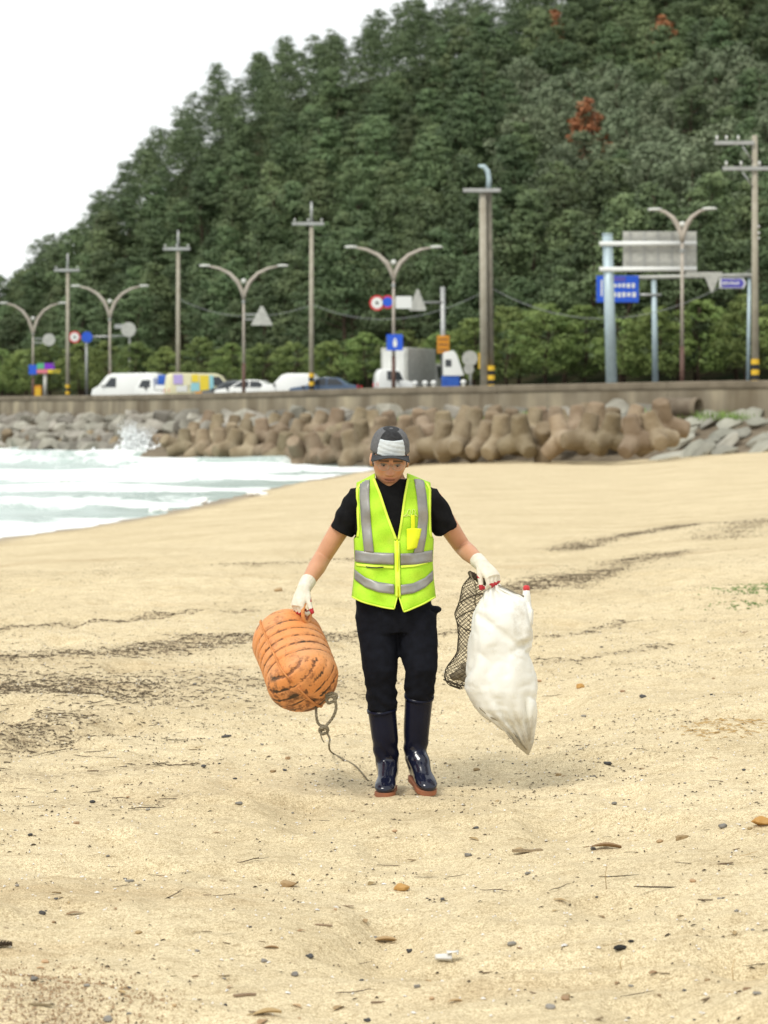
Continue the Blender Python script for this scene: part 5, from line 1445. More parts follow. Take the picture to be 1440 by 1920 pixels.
GL = glove(ELL, WRL, L(557, 1137, -.10), (-.72, -.62, .1), (.4, -.8, 0), (38, 62, 45), 'white knit work glove with red palm gripping the buoy', tdir=(.25, -.35, -1))
GR = glove(ELR, WRR, L(930, 1088, -.14), (.45, -.75, .5), (-.55, -.6, -.4), (42, 60, 45), 'white knit work glove with red palm gripping the sack', tdir=(.12, -.35, -1))

# boots
def boot(top_c, top_r, shin, ankle, toe, heel, tilt, name_label):
    """toe and heel are points on the ground line of the sole"""
    mb = MB(); f = (toe - heel); Lf = f.length; fd = f.normalized(); sd2 = fd.cross(Vector((0, 0, 1))).normalized(); up = sd2.cross(fd).normalized()
    if up.z < 0: up = -up
    def FR(t, hw, h, lo=.0):
        c = heel + fd * (Lf * t); out = []
        for j in range(24):
            a = 2*math.pi*j/24; z = lo + (h - lo) * (.5 + .5 * math.sin(a))
            x = hw * math.copysign(abs(math.cos(a)) ** .8, math.cos(a)); out.append(c + sd2 * x + up * z)
        return out
    mb.rings([FR(.0, .022, .07, .02), FR(.04, .036, .10, .018), FR(.18, .042, .135, .018), FR(.38, .043, .135, .018), FR(.55, .048, .105, .018), FR(.72, .052, .085, .018), FR(.86, .049, .072, .018), FR(.95, .036, .058, .020), FR(1.0, .016, .045, .024)])
    ft = heel + fd * (Lf * .24) + up * .08
    mb.tube([top_c, shin, ankle, ft], [top_r, top_r * .93, .057, .050], 26)
    mb.tube([ankle + Vector((0, 0, .02)), heel + fd * (Lf * .36) + up * .105, heel + fd * (Lf * .52) + up * .075, heel + fd * (Lf * .66) + up * .052], [.055, .050, .044, .036], 22)
    me = remesh(mb, .0055, 9, lambda co: .0035 * np.sin(co[:, 2] * 75 + 4 * np.sin(co[:, 0] * 28)) * smooth((.24 - co[:, 2]) / .08) * smooth((co[:, 2] - .09) / .04))
    o = put('boot', me, [M['boot'], M['boot_dusty']], man)
    pc_ = np.empty(len(me.polygons) * 3); me.polygons.foreach_get('center', pc_); pc_ = pc_.reshape(-1, 3) + np.array(worg(man))
    me.polygons.foreach_set('material_index', (pc_[:, 2] > .16 + heel.z + .02 * np.sin(pc_[:, 0] * 60)).astype(np.int32))
    mb = MB(); d = (shin - top_c).normalized(); mb.tube([top_c - d * .002, top_c + d * .012], [top_r + .0045, top_r + .0045], 26); mb.build('top_rim', M['boot_dusty'], o)
    sb = MB(); out = []
    for t, hw in ((-.012, .018), (.02, .034), (.12, .042), (.3, .041), (.5, .043), (.68, .052), (.82, .052), (.91, .042), (.965, .026), (.992, .008)): out.append((t, hw))
    ol = [(t, hw) for t, hw in out] + [(t, -hw) for t, hw in reversed(out)]
    def pt(t, x, z): return heel + fd * (Lf * t) + sd2 * x + up * z
    def lev(t): return .0 if t < .34 or t > .44 else .009
    sb.rings([[pt(t, x * .94, lev(t)) for t, x in ol], [pt(t, x * .95, .008 + lev(t) * .5) for t, x in ol], [pt(t, x * .95, .021) for t, x in ol], [pt(t, x * .88, .024) for t, x in ol]], sm=False)
    sb.build('sole', M['sole'], o)
    return o
def gpt(px, dy, z): 
    p = L(px, 1000, dy); return Vector((p.x, p.y, z))
zl = gz(X0, PY - .1)
boot(L(716, 1329, -.025), .070, L(722, 1385, .0), L(726, 1432, .03), gpt(719, -.20, zl + .0), gpt(731, .075, zl + .0), 0, '')
boot(L(786, 1304, -.035), .069, L(781, 1365, .02), L(779, 1418, .05), gpt(806, -.17, zl + .004), gpt(776, .095, zl + .045), 0, '')

# ------------------------------------------------------------------ orange buoy with ropes
def buoy_material():
    m = mat('orange_buoy', (.70,.275,.085), (.66,.31,.13), 7, .55, .35, bump=.25, bscale=45, bdist=.004)
    nt = m.node_tree; n = nt.nodes; l = nt.links; p = n['Principled BSDF']; src = p.inputs['Base Color'].links[0].from_socket
    tc = n.new('ShaderNodeTexCoord')
    def dirt(src, sc, lo, hi, col, amt, nm=None):
        no = n.new('ShaderNodeTexNoise'); no.inputs['Scale'].default_value = sc; no.inputs['Detail'].default_value = 6; no.inputs['Roughness'].default_value = .7; l.new(tc.outputs['Object'], no.inputs['Vector'])
        val = no.outputs[0]
        if nm:
            a = n.new('ShaderNodeAttribute'); a.attribute_name = nm; ad = n.new('ShaderNodeMath'); ad.operation = 'MULTIPLY_ADD'; ad.inputs[1].default_value = .22; l.new(a.outputs['Fac'], ad.inputs[0]); l.new(val, ad.inputs[2]); val = ad.outputs[0]
        r = n.new('ShaderNodeValToRGB'); r.color_ramp.elements[0].position = lo; r.color_ramp.elements[0].color = (0,0,0,1); r.color_ramp.elements[1].position = hi; r.color_ramp.elements[1].color = (amt,)*3 + (1,); l.new(val, r.inputs[0])
        x = n.new('ShaderNodeMixRGB'); x.inputs[2].default_value = (*col, 1); l.new(r.outputs[0], x.inputs[0]); l.new(src, x.inputs[1]); return x.outputs[0]
    src = dirt(src, 5, .50, .75, (.66,.36,.20), .6)
    src = dirt(src, 24, .57, .68, (.20,.075,.03), .85, 'dirt')
    src = dirt(src, 70, .56, .68, (.25,.10,.045), .6)
    src = dirt(src, 16, .55, .66, (.36,.14,.06), .6)
    src = dirt(src, 10, .60, .74, (.04,.03,.02), .92, 'dirt')
    src = dirt(src, 55, .74, .78, (.75,.66,.52), .9)
    l.new(src, p.inputs['Base Color']); return m
M['buoy'] = buoy_material()
M['rope'] = mat('grey_rope', (.17,.145,.10), (.26,.225,.16), 60, .9, .1, bump=.8, bscale=160, bdist=.004)
M['rope_orange'] = mat('orange_cord', (.62,.27,.10), (.50,.20,.07), 30, .8, .2)
BC = L(553, 1238, -.10)
bax = Vector((.30, -.74, -.60)).normalized(); bq = bax.to_track_quat('Z', 'Y').to_matrix()
bup = (Vector((0, 0, 1)) - bax * bax.z).normalized(); bsd = bax.cross(bup).normalized()
buoy = thing('buoy', BC, 'weathered orange plastic buoy with ribbed barrel and frayed grey rope', 'buoy')
RB, HL = .176, .255
mb = MB(); rs = []; dirt_v = []
NSEG = 96; NT = 130
prof = []
for i in range(NT + 1):
    t = -1 + 2 * i / NT; s_ = t * HL
    e = abs(t); cyl = .56
    base_r = RB if e < cyl else RB * math.sqrt(max(0, 1 - ((e - cyl) / (1 - cyl)) ** 2.3))
    rib = 0
    if e < cyl + .02: rib = -.010 * (1 - abs(math.sin(s_ / .052 * math.pi / 1.0))) ** 2.2
    prof.append((s_, max(base_r + rib, .004), rib, e))
for (s_, r_, rib, e) in prof:
    row = []
    for j in range(NSEG):
        a = 2*math.pi*j/NSEG; dd = 0
        if e > .62 and r_ > .03:
            # parallel moulded grooves across the domed end
            v = r_ * math.sin(a + .8); g = abs(math.sin(v / .052 * math.pi / 1.0)); dd = -.010 * (1 - g) ** 3 * min(1, (e - .62) / .1)
        r2_ = r_ + dd
        dent = .004 * math.sin(a * 3 + s_ * 9) 
        row.append(BC + bax * s_ + (bsd * math.cos(a) + bup * math.sin(a)) * (r2_ + dent * (1 if r_ > .05 else 0)))
        dirt_v.append((1 if rib < -.004 else 0) * .6 + (1 if dd < -.003 else 0) * .8 + (.35 if s_ > .1 and math.sin(a) < .3 else 0) * (1 if e > .5 else .4))
    rs.append(row)
mb.rings(rs)
bo = mb.build('float_body', M['buoy'], buoy); attr(bo.data, 'dirt', dirt_v)
def bp(s_, a, r_): return BC + bax * s_ + (bsd * math.cos(a) + bup * math.sin(a)) * r_
# lifting eye at the far end, held by the hand, and one at the near end
hand = L(563, 1143, -.10)
bpt = bp(-.16, R(88), RB * .93); far = bp(-.25, R(88), RB * .62)
eye_c = L(572, 1141, -.02)
mb = MB(); pts = []
for j in range(17):
    a = 2*math.pi*j/16; pts.append(L(575, 1147, -.10) + Vector((0, 0, .052 * math.sin(a))) + Vector((.018 * math.cos(a), .026 * math.cos(a), 0)))
mb.tube(pts, .010, 8, cap=False); mb.build('lifting_eye', M['buoy'], buoy)
near = bp(.175, R(-62), RB * .86)
npx = L(621, 1309, -.22)
# orange cord stretched over the barrel
cs = []
for t in np.linspace(0, 1, 26):
    s_ = -.20 + .43 * t; a = R(32) + R(6) * t
    r_ = float(np.interp(s_, [q[0] for q in prof], [q[1] - q[2] for q in prof])) + .006
    cs.append(bp(s_, a, r_))
mb = MB(); mb.tube(cs, .005, 6); mb.build('cord', M['rope_orange'], buoy)
cs = []
for t in np.linspace(0, 1, 18):
    a = R(142) + R(180) * 0; s_ = .23 + .02 * math.sin(math.pi * t)
    q0 = bp(.235, R(38), .085); q1 = bp(.15, R(228), RB * .97)
    q = q0.lerp(q1, t); d = q - (BC + bax * (q - BC).dot(bax))
    ss = (q - BC).dot(bax); rr_ = d.length
    # push out to the surface along the axis
    best = min(prof, key=lambda p_: abs(p_[1] - rr_) + (0 if p_[0] > .12 else 9)); q = q + bax * (best[0] - ss + .005)
    cs.append(q)
mb = MB(); mb.tube(cs, .006, 6); mb.build('cord', M['rope_orange'], buoy)
def rope(pts, r_, name='rope', twist=.35, n=6, sub=14):
    P_ = [Vector(p) for p in pts]; out = []
    for i in range(len(P_) - 1):
        p0 = P_[max(i-1, 0)]; p1 = P_[i]; p2 = P_[i+1]; p3 = P_[min(i+2, len(P_)-1)]
        for k_ in range(sub):
            t = k_ / sub; out.append(.5 * ((2*p1) + (p2 - p0) * t + (2*p0 - 5*p1 + 4*p2 - p3) * t*t + (3*p1 - p0 - 3*p2 + p3) * t**3))
    out.append(P_[-1])
    m_ = MB()
    for s3 in range(3):                                    # three laid strands
        path = []; acc = 0
        for i, q in enumerate(out):
            d = (out[min(i+1, len(out)-1)] - out[max(i-1, 0)]).normalized(); a_ = d.cross(Vector((.3, .9, .2))).normalized(); b_ = d.cross(a_)
            if i: acc += (out[i] - out[i-1]).length
            ph = acc / (r_ * 7) * 2*math.pi + s3 * 2.094
            path.append(q + (a_ * math.cos(ph) + b_ * math.sin(ph)) * r_ * .5)
        m_.tube(path, r_ * .55, n)
    return m_.build(name, M['rope'], buoy)
K = -.24
rope([L(610, 1305, K), L(622, 1300, K), L(631, 1304, K), L(627, 1313, K), L(616, 1318, K), L(612, 1310, K), L(622, 1306, K), L(630, 1312, K)], .008, 'knot')
rope([L(628, 1310, K), L(630, 1328, K), L(624, 1345, K), L(612, 1360, K), L(602, 1370, K)], .0075)
rope([L(593, 1322, K + .05), L(593, 1340, K), L(596, 1355, K), L(604, 1362, K), L(612, 1366, K)], .007)
rope([L(600, 1362, K), L(612, 1362, K - .01), L(614, 1372, K), L(604, 1376, K), L(599, 1368, K), L(608, 1364, K - .015), L(616, 1370, K)], .0075, 'knot')
e1 = L(617, 1408, K + .03)
g1 = ground(622, 1416); g2 = ground(645, 1427); g3 = ground(668, 1434); g4 = ground(690, 1445)
rope([L(612, 1372, K), L(618, 1385, K), L(617, 1400, K), g1 + Vector((0, 0, .015)), g2 + Vector((0, 0, .008)), g3 + Vector((0, 0, .008)), g4 + Vector((0, 0, .006))], .0052)
rope([L(600, 1374, K), L(604, 1386, K), L(608, 1392, K)], .003)

# ------------------------------------------------------------------ white sack
def sack_material():
    m = mat('white_woven_sack', (.80,.80,.76), (.72,.71,.65), 6, .55, .3, bump=.35, bscale=14, bdist=.012)
    nt = m.node_tree; n = nt.nodes; l = nt.links; p = n['Principled BSDF']; src = p.inputs['Base Color'].links[0].from_socket
    tc = n.new('ShaderNodeTexCoord'); no = n.new('ShaderNodeTexNoise'); no.inputs['Scale'].default_value = 11; no.inputs['Detail'].default_value = 7; no.inputs['Roughness'].default_value = .7; l.new(tc.outputs['Object'], no.inputs['Vector'])
    a = n.new('ShaderNodeAttribute'); a.attribute_name = 'soil'; ad = n.new('ShaderNodeMath'); ad.operation = 'MULTIPLY_ADD'; ad.inputs[1].default_value = .3; l.new(a.outputs['Fac'], ad.inputs[0]); l.new(no.outputs[0], ad.inputs[2])
    r = n.new('ShaderNodeValToRGB'); r.color_ramp.elements[0].position = .56; r.color_ramp.elements[0].color = (0,0,0,1); r.color_ramp.elements[1].position = .9; r.color_ramp.elements[1].color = (.8,.8,.8,1); l.new(ad.outputs[0], r.inputs[0])
    x = n.new('ShaderNodeMixRGB'); x.inputs[2].default_value = (.36,.31,.22,1); l.new(r.outputs[0], x.inputs[0]); l.new(src, x.inputs[1]); l.new(x.outputs[0], p.inputs['Base Color'])
    w1 = n.new('ShaderNodeTexWave'); w1.inputs['Scale'].default_value = 90; w1.bands_direction = 'X'; l.new(tc.outputs['Object'], w1.inputs['Vector'])
    bp_ = n.new('ShaderNodeBump'); bp_.inputs['Strength'].default_value = .25; bp_.inputs['Distance'].default_value = .002; l.new(w1.outputs[0], bp_.inputs['Height'])
    l.new(p.inputs['Normal'].links[0].from_socket, bp_.inputs['Normal']); l.new(bp_.outputs[0], p.inputs['Normal']); return m
M['sack'] = sack_material()
M['red_print'] = mat('red_print', (.62,.05,.06), rough=.6)
M['seam'] = mat('sack_seam', (.20,.17,.12), (.32,.28,.2), 40, .8)
sk = [(1096, 920, 936, .018), (1104, 912, 945, .03), (1114, 905, 972, .05), (1126, 899, 992, .075), (1145, 890, 999, .10), (1170, 884, 1000, .12), (1200, 880, 998, .13), (1222, 878, 995, .128), (1245, 875, 999, .135), (1268, 873, 1004, .145), (1290, 873, 1008, .15), (1308, 880, 1008, .145), (1325, 888, 1006, .135), (1342, 905, 1005, .115), (1358, 928, 1004, .09), (1374, 946, 1002, .07), (1390, 961, 1000, .05), (1402, 973, 997, .032), (1410, 982, 994, .018), (1414, 987, 991, .006)]
SKD = -.10
sack = thing('sack', L(935, 1414, SKD), 'bulging white woven plastic sack with a soiled pointed bottom', 'sack')
P_ = np.array(sk); tt_ = np.linspace(P_[0, 0], P_[-1, 0], 110)
rs = []; brown_tint = []
for i, py in enumerate(tt_):
    l_ = float(np.interp(py, P_[:, 0], P_[:, 1])); r_ = float(np.interp(py, P_[:, 0], P_[:, 2])); d_ = float(np.interp(py, P_[:, 0], P_[:, 3]))
    cx = (l_ + r_) / 2; hw = (r_ - l_) / 2; row = []
    dist = (py - 1096)
    gath = math.exp(-dist / 45)
    for j in range(84):
        a = 2*math.pi*j/84
        sx = math.copysign(abs(math.sin(a)) ** .85, math.sin(a)); sy = math.copysign(abs(math.cos(a)) ** .85, math.cos(a))
        fold = .010 * gath * math.sin(a * 11 + math.sin(py * .03) * 1.2) + .006 * math.sin(a * 5 + py * .045) * (1 - gath)
        # a dent that runs from the corner towards the middle, and the flat panel under the bottom seam
        crease = -.030 * math.exp(-((py - 1228 + (sx * 30)) / 9) ** 2) * smooth(np.array((sx - .2) / .5)) 
        crease += -.012 * math.exp(-((py - 1185 - sx * 40) / 7) ** 2) * (sy > 0)
        vert = .010 * math.sin(sx * 16 + py * .02) * smooth(np.array((py - 1290) / 50)) * smooth(np.array((1400 - py) / 20))
        dd = d_ * sy * (1 if sy > 0 else .9) + (fold + float(crease) + float(vert)) * (1 if d_ > .03 else .2)
        p = L(cx + hw * sx * (1 + .012 * math.sin(py * .09 + sx)), py, SKD); p.y -= dd
        row.append(p)
        brown_tint.append(max(0, min(1, (py - 1325) / 60)) * (1.1 if sy > 0 else .8) + (.35 if 1120 < py < 1200 and sx > .35 else 0))  # browner towards the bottom and on the upper right
    rs.append(row)
mb = MB(); mb.rings(rs)
sb_ = mb.build('bag', M['sack'], sack); attr(sb_.data, 'soil', brown_tint)
n = len(sb_.data.vertices); co = np.empty(n * 3); no = np.empty(n * 3); sb_.data.vertices.foreach_get('co', co); sb_.data.vertex_normals.foreach_get('vector', no)
co = co.reshape(-1, 3); no = no.reshape(-1, 3)
wq = .8 * fbm(co[:, 0] * 6, co[:, 1] * 6, co[:, 2] * 3, oct=2, seed=701)
wr_ = (1 - np.abs(vnoise(co[:, 0] * 13 + wq, co[:, 1] * 9, co[:, 2] * 6 + co[:, 0] * 5, seed=703))) ** 3
wr2 = (1 - np.abs(vnoise(co[:, 0] * 24 + wq * 2, co[:, 1] * 14, co[:, 2] * 16, seed=705))) ** 3
dsp = (wr_ * .012 + wr2 * .0045 - .006) * smooth((co[:, 2]) / .06)
co = co + no * dsp[:, None]; sb_.data.vertices.foreach_set('co', co.ravel()); sb_.data.update()
def sack_front(px, py, g=.004):
    l_ = float(np.interp(py, P_[:, 0], P_[:, 1])); r_ = float(np.interp(py, P_[:, 0], P_[:, 2])); d_ = float(np.interp(py, P_[:, 0], P_[:, 3]))
    cx = (l_ + r_) / 2; hw = (r_ - l_) / 2; s_ = max(-1, min(1, (px - cx) / hw)); c_ = math.cos(math.asin(math.copysign(abs(s_) ** (1/.85), s_)))
    p = L(px, py, SKD); p.y -= d_ * abs(c_) ** .85 + g; return p
mb = MB(); mb.tube([sack_front(*q) for q in ((897, 1322), (906, 1330), (914, 1338), (925, 1343), (938, 1348), (950, 1357), (960, 1370), (970, 1383), (978, 1394), (986, 1404))], .0035, 6); mb.build('bottom_seam', M['seam'], sack)
mb = MB(); mb.tube([L(934, 1097, SKD - .03), L(952, 1104, SKD - .03), L(968, 1112, SKD - .03), L(984, 1119, SKD - .02)], .004, 6); mb.build('mouth_cord', M['seam'], sack)
mb = MB(); mb.rings([[L(c + w * math.sin(2*math.pi*j/14), y, SKD + .03 * math.cos(2*math.pi*j/14)) for j in range(14)] for y, c, w in ((1165, 988, 8), (1140, 988, 9), (1118, 987, 8), (1106, 987, 6))]); mb.build('corner', M['sack'], sack)
mb = MB(); mb.rings([[L(c + w * math.sin(2*math.pi*j/14), y, SKD + .03 * math.cos(2*math.pi*j/14)) for j in range(14)] for y, c, w in ((1107, 987, 6.3), (1102, 987, 6.6), (1098, 987, 5), (1097, 987, 1))]); mb.build('red_corner', M['red_print'], sack)

# ------------------------------------------------------------------ net bag
M['net'] = mat('dark_net', (.050,.040,.028), (.10,.082,.055), 30, .85, .15)
M['net_fill'] = mat('net_contents', (.30,.25,.17), (.16,.13,.09), 16, .9, .1, ramp=(.4, .6))
nt_ = [(1074, 884, 922, .05), (1086, 878, 925, .055), (1100, 868, 920, .06), (1125, 860, 915, .065), (1150, 853, 905, .065), (1172, 856, 900, .055), (1195, 860, 898, .05), (1220, 856, 896, .055), (1240, 846, 896, .07), (1258, 835, 896, .085), (1272, 831, 894, .085), (1282, 840, 892, .06), (1290, 862, 888, .03)]
net = thing('net_bag', L(870, 1290, .08), 'dark brown mesh net bag hanging behind the white sack', 'net')
P2 = np.array(nt_); NR, NC = 56, 15
def netpt(i, j, sc=1.0):
    py = P2[0, 0] + (P2[-1, 0] - P2[0, 0]) * i / (NR - 1)
    l_ = float(np.interp(py, P2[:, 0], P2[:, 1])); r_ = float(np.interp(py, P2[:, 0], P2[:, 2])); d_ = float(np.interp(py, P2[:, 0], P2[:, 3]))
    a = 2*math.pi*(j + .5 * (i % 2)) / NC
    q = L((l_ + r_) / 2 + (r_ - l_) / 2 * math.sin(a) * (1 + .04 * math.sin(i * .5 + j)) * sc, py + 2 * math.sin(a * 2 + i * .3), .06); q.y -= d_ * math.cos(a) * sc; return q
V_ = [netpt(i, j) for i in range(NR) for j in range(NC)]; F_ = []
for i in range(NR - 2):
    for j in range(NC):
        k_ = (j + 1) % NC if i % 2 == 0 else j; m1 = (k_ - 1) % NC if i % 2 == 0 else j
        a = i * NC + j; d = (i + 2) * NC + j
        if i % 2 == 0: b = (i + 1) * NC + j; c = (i + 1) * NC + (j - 1) % NC
        else: b = (i + 1) * NC + (j + 1) % NC; c = (i + 1) * NC + j
        F_.append((a, b, d, c))
mb = MB(); mb.add(V_, F_, 0, False); no_ = mb.build('mesh', M['net'], net)
no_['label'] = 'diamond mesh of dark twine'
wf = no_.modifiers.new('w', 'WIREFRAME'); wf.thickness = .0036; wf.use_even_offset = False; wf.use_boundary = True
# folded inner layer of the same net and the little it holds
mb = MB()
for q in ((866, 1262, .030, .06), (878, 1270, .034, .07), (856, 1268, .026, .05), (874, 1250, .026, .05), (885, 1256, .03, .05)):
    mb.ell(L(q[0], q[1], .06), (q[2], q[3] * .7, q[2] * .8), Matrix.Rotation(q[0], 3, 'Z'), 12, 8)
mb.build('contents', M['net_fill'], net)
mb = MB(); mb.tube([L(882, 1074, .02), L(884, 1082, 0), L(890, 1092, -.01), L(893, 1110, -.01), L(890, 1128, 0), L(896, 1150, 0)], .004, 6); mb.build('drawstring', M['rope'], net)
mb = MB(); mb.tube([L(880, 1073, .06), L(886, 1080, .04), L(892, 1082, .04), L(905, 1090, .0), L(918, 1094, -.05)], [.010, .018, .016, .018, .012], 10); mb.build('gathered_mouth', M['net'], net)
for q0, q1, q2 in (((862, 1130), (880, 1120), (905, 1112)), ((857, 1160), (870, 1150), (900, 1140)), ((858, 1170), (872, 1180), (892, 1186)), ((831, 1274), (856, 1283), (886, 1290))):
    mb = MB(); mb.tube([L(*q0, .0), L(*q1, -.01), L(*q2, -.01)], .0035, 6); mb.build('border_cord', M['net'], net)

# ------------------------------------------------------------------ debris on the sand
M['peb_dark'] = mat('pebble_dark', (.05,.05,.052), (.085,.082,.08), 30, .7, .3, objrand=.3)
M['peb_grey'] = mat('pebble_grey', (.17,.16,.145), (.26,.24,.21), 30, .8, .25, objrand=.3)
M['peb_tan'] = mat('pebble_tan', (.34,.23,.12), (.44,.31,.18), 25, .8, .25, objrand=.25)
M['orange_rock'] = mat('orange_rock', (.42,.22,.06), (.50,.30,.11), 20, .8, .25, bump=.5, bscale=40)
M['twig'] = mat('twig', (.055,.040,.028), (.12,.088,.06), 20, .9, .15, objrand=.35, bump=.5, bscale=60)
M['straw'] = mat('straw', (.34,.22,.09), (.42,.29,.13), 20, .9, .15, objrand=.2)
M['drift'] = mat('driftwood', (.36,.27,.17), (.24,.17,.10), 18, .9, .15, objrand=.25, bump=.6, bscale=50)
M['leaf_dry'] = mat('dry_leaf', (.40,.28,.15), (.28,.18,.09), 25, .85, .2, objrand=.25)
M['shell'] = mat('shell', (.74,.72,.68), (.60,.59,.57), 30, .5, .4, objrand=.12)
M['char'] = mat('charcoal', (.018,.018,.018), (.035,.033,.03), 30, .9, .2, bump=.8, bscale=60)
rd = random.Random(77)
def pebble_mesh(seed, m_, squash=.48):
    r_ = np.random.RandomState(seed); mb = MB(); mb.ell((0, 0, 0), (1, .75, squash), None, 14, 9)
    V = np.array(mb.v); f = 1 + .42 * fbm(V[:, 0] * 1.5 + seed, V[:, 1] * 1.5, V[:, 2] * 1.5, oct=2, seed=seed); mb.v = [tuple(v) for v in V * f[:, None]]
    return mb.mesh('pebble', m_)
def stick_mesh(seed, m_, r_=.03, fork=True):
    r0 = random.Random(seed); mb = MB(); pts = []; y = z = 0
    for i in range(7): pts.append(Vector((-1 + i / 3, y, z + .05))); y += r0.uniform(-.07, .07); z = max(0, z + r0.uniform(-.04, .05))
    mb.tube(pts, [r_ * q for q in (.6, .9, 1, .95, .9, .7, .35)], 6)
    if fork: mb.tube([pts[3], pts[3] + Vector((.3, .18 * r0.choice((-1, 1)), .08)), pts[3] + Vector((.5, .4 * r0.choice((-1, 1)), .05))], [r_ * .6, r_ * .4, r_ * .2], 5)
    return mb.mesh('twig', m_)
def leaf_mesh(seed, m_):
    r0 = random.Random(seed); mb = MB(); rs = []
    for i in range(9):
        t = i / 8; w = .42 * math.sin(math.pi * (t * .92 + .04)) ** .8; c = .25 * math.sin(math.pi * t) ; row = []
        for j in range(5):
            u = -1 + j / 2; row.append(Vector((-1 + 2 * t, u * w + .1 * math.sin(t * 4 + seed), .06 + c * (.3 + .5 * u * u) + .12 * math.sin(u * 2 + seed) * t)))
        rs.append(row)
    mb.rings(rs, closed=False); mb.tube([(-1.35, 0, .03), (-1, .02, .08)], .03, 5); return mb.mesh('leaf', m_)
def chip_mesh(seed, m_):
    r0 = random.Random(seed); mb = MB(); rs = []
    for t in (-1, -.93, -.4, .2, .8, .95):
        w = .22 * (1 + r0.uniform(-.3, .2)) * (.5 if abs(t) > .9 else 1); h = .11 * (1 + r0.uniform(-.3, .3))
        rs.append([Vector((t, -w, 0)), Vector((t, w, 0)), Vector((t, w * .8, h)), Vector((t, -w * .9, h * r0.uniform(.7, 1.2)))])
    mb.rings(rs, sm=False); return mb.mesh('wood_chip', m_)
def shell_mesh(seed, m_):
    mb = MB(); rs = []
    for i in range(8):
        t = i / 7 * .98 + .02; row = []
        for j in range(19):
            a = R(-75) + R(150) * j / 18; rr_ = t * (1 + .04 * math.cos(j * 2.1)); row.append(Vector((rr_ * math.sin(a) * .8, rr_ * math.cos(a) - .5, .34 * math.sin(math.pi * (t * .85 + .1)) * math.cos(a * .9))))
        rs.append(row)
    mb.rings(rs, closed=False); return mb.mesh('shell', m_)
SET = {
 'pebble_dark': [pebble_mesh(800 + i, M['peb_dark']) for i in range(4)], 'pebble_grey': [pebble_mesh(810 + i, M['peb_grey']) for i in range(4)],
 'pebble_tan': [pebble_mesh(820 + i, M['peb_tan']) for i in range(3)], 'twig': [stick_mesh(830 + i, M['twig'], .028, i % 2 == 0) for i in range(5)],
 'straw': [stick_mesh(840 + i, M['straw'], .02, False) for i in range(3)], 'leaf': [leaf_mesh(850 + i, M['leaf_dry']) for i in range(4)],
 'chip': [chip_mesh(860 + i, M['drift']) for i in range(4)], 'shell': [shell_mesh(870 + i, M['shell']) for i in range(3)]}
INFO = {'pebble_dark': ('pebble', 'small dark pebble lying on the dry sand', 'dark pebbles on the sand'), 'pebble_grey': ('pebble', 'small grey pebble lying on the dry sand', 'grey pebbles on the sand'),
 'pebble_tan': ('pebble', 'small tan pebble lying on the dry sand', 'tan pebbles on the sand'), 'twig': ('twig', 'thin dark twig lying flat on the sand', 'twigs on the sand'),
 'straw': ('straw', 'dry yellow straw stalk lying on the sand', 'straw stalks on the sand'), 'leaf': ('leaf', 'curled dry brown leaf on the sand', 'dry leaves on the sand'),
 'chip': ('wood_chip', 'flat piece of pale driftwood on the sand', 'driftwood chips on the sand'), 'shell': ('shell', 'small white shell fragment on the sand', 'white shells on the sand')}
def drop(kind, p, size, label=None, rz=None, sc=None, name=None, mesh=None):
    nm, lab, grp = INFO[kind]; me = mesh or rd.choice(SET[kind])
    o = link(name or nm, me); p = Vector(p); sink = .25 if 'pebble' in kind else .02
    s = sc or (size, size, size)
    o.location = p + Vector((0, 0, s[2] * (.55 - sink) if 'pebble' in kind else .002)); o.scale = s
    # twigs lie mostly across the slope, as the tide left them
    o.rotation_euler = (rd.uniform(-.08, .08), rd.uniform(-.06, .06), rz if rz is not None else (rd.gauss(0, .6) if kind in ('twig', 'straw', 'chip') else rd.uniform(0, 6.28)))
    tag(o, label or lab, nm.replace('_', ' '), grp if not label else None); return o
def k_at(py): return CAMZ / (py - HZ)                     # metres per photo pixel at that row
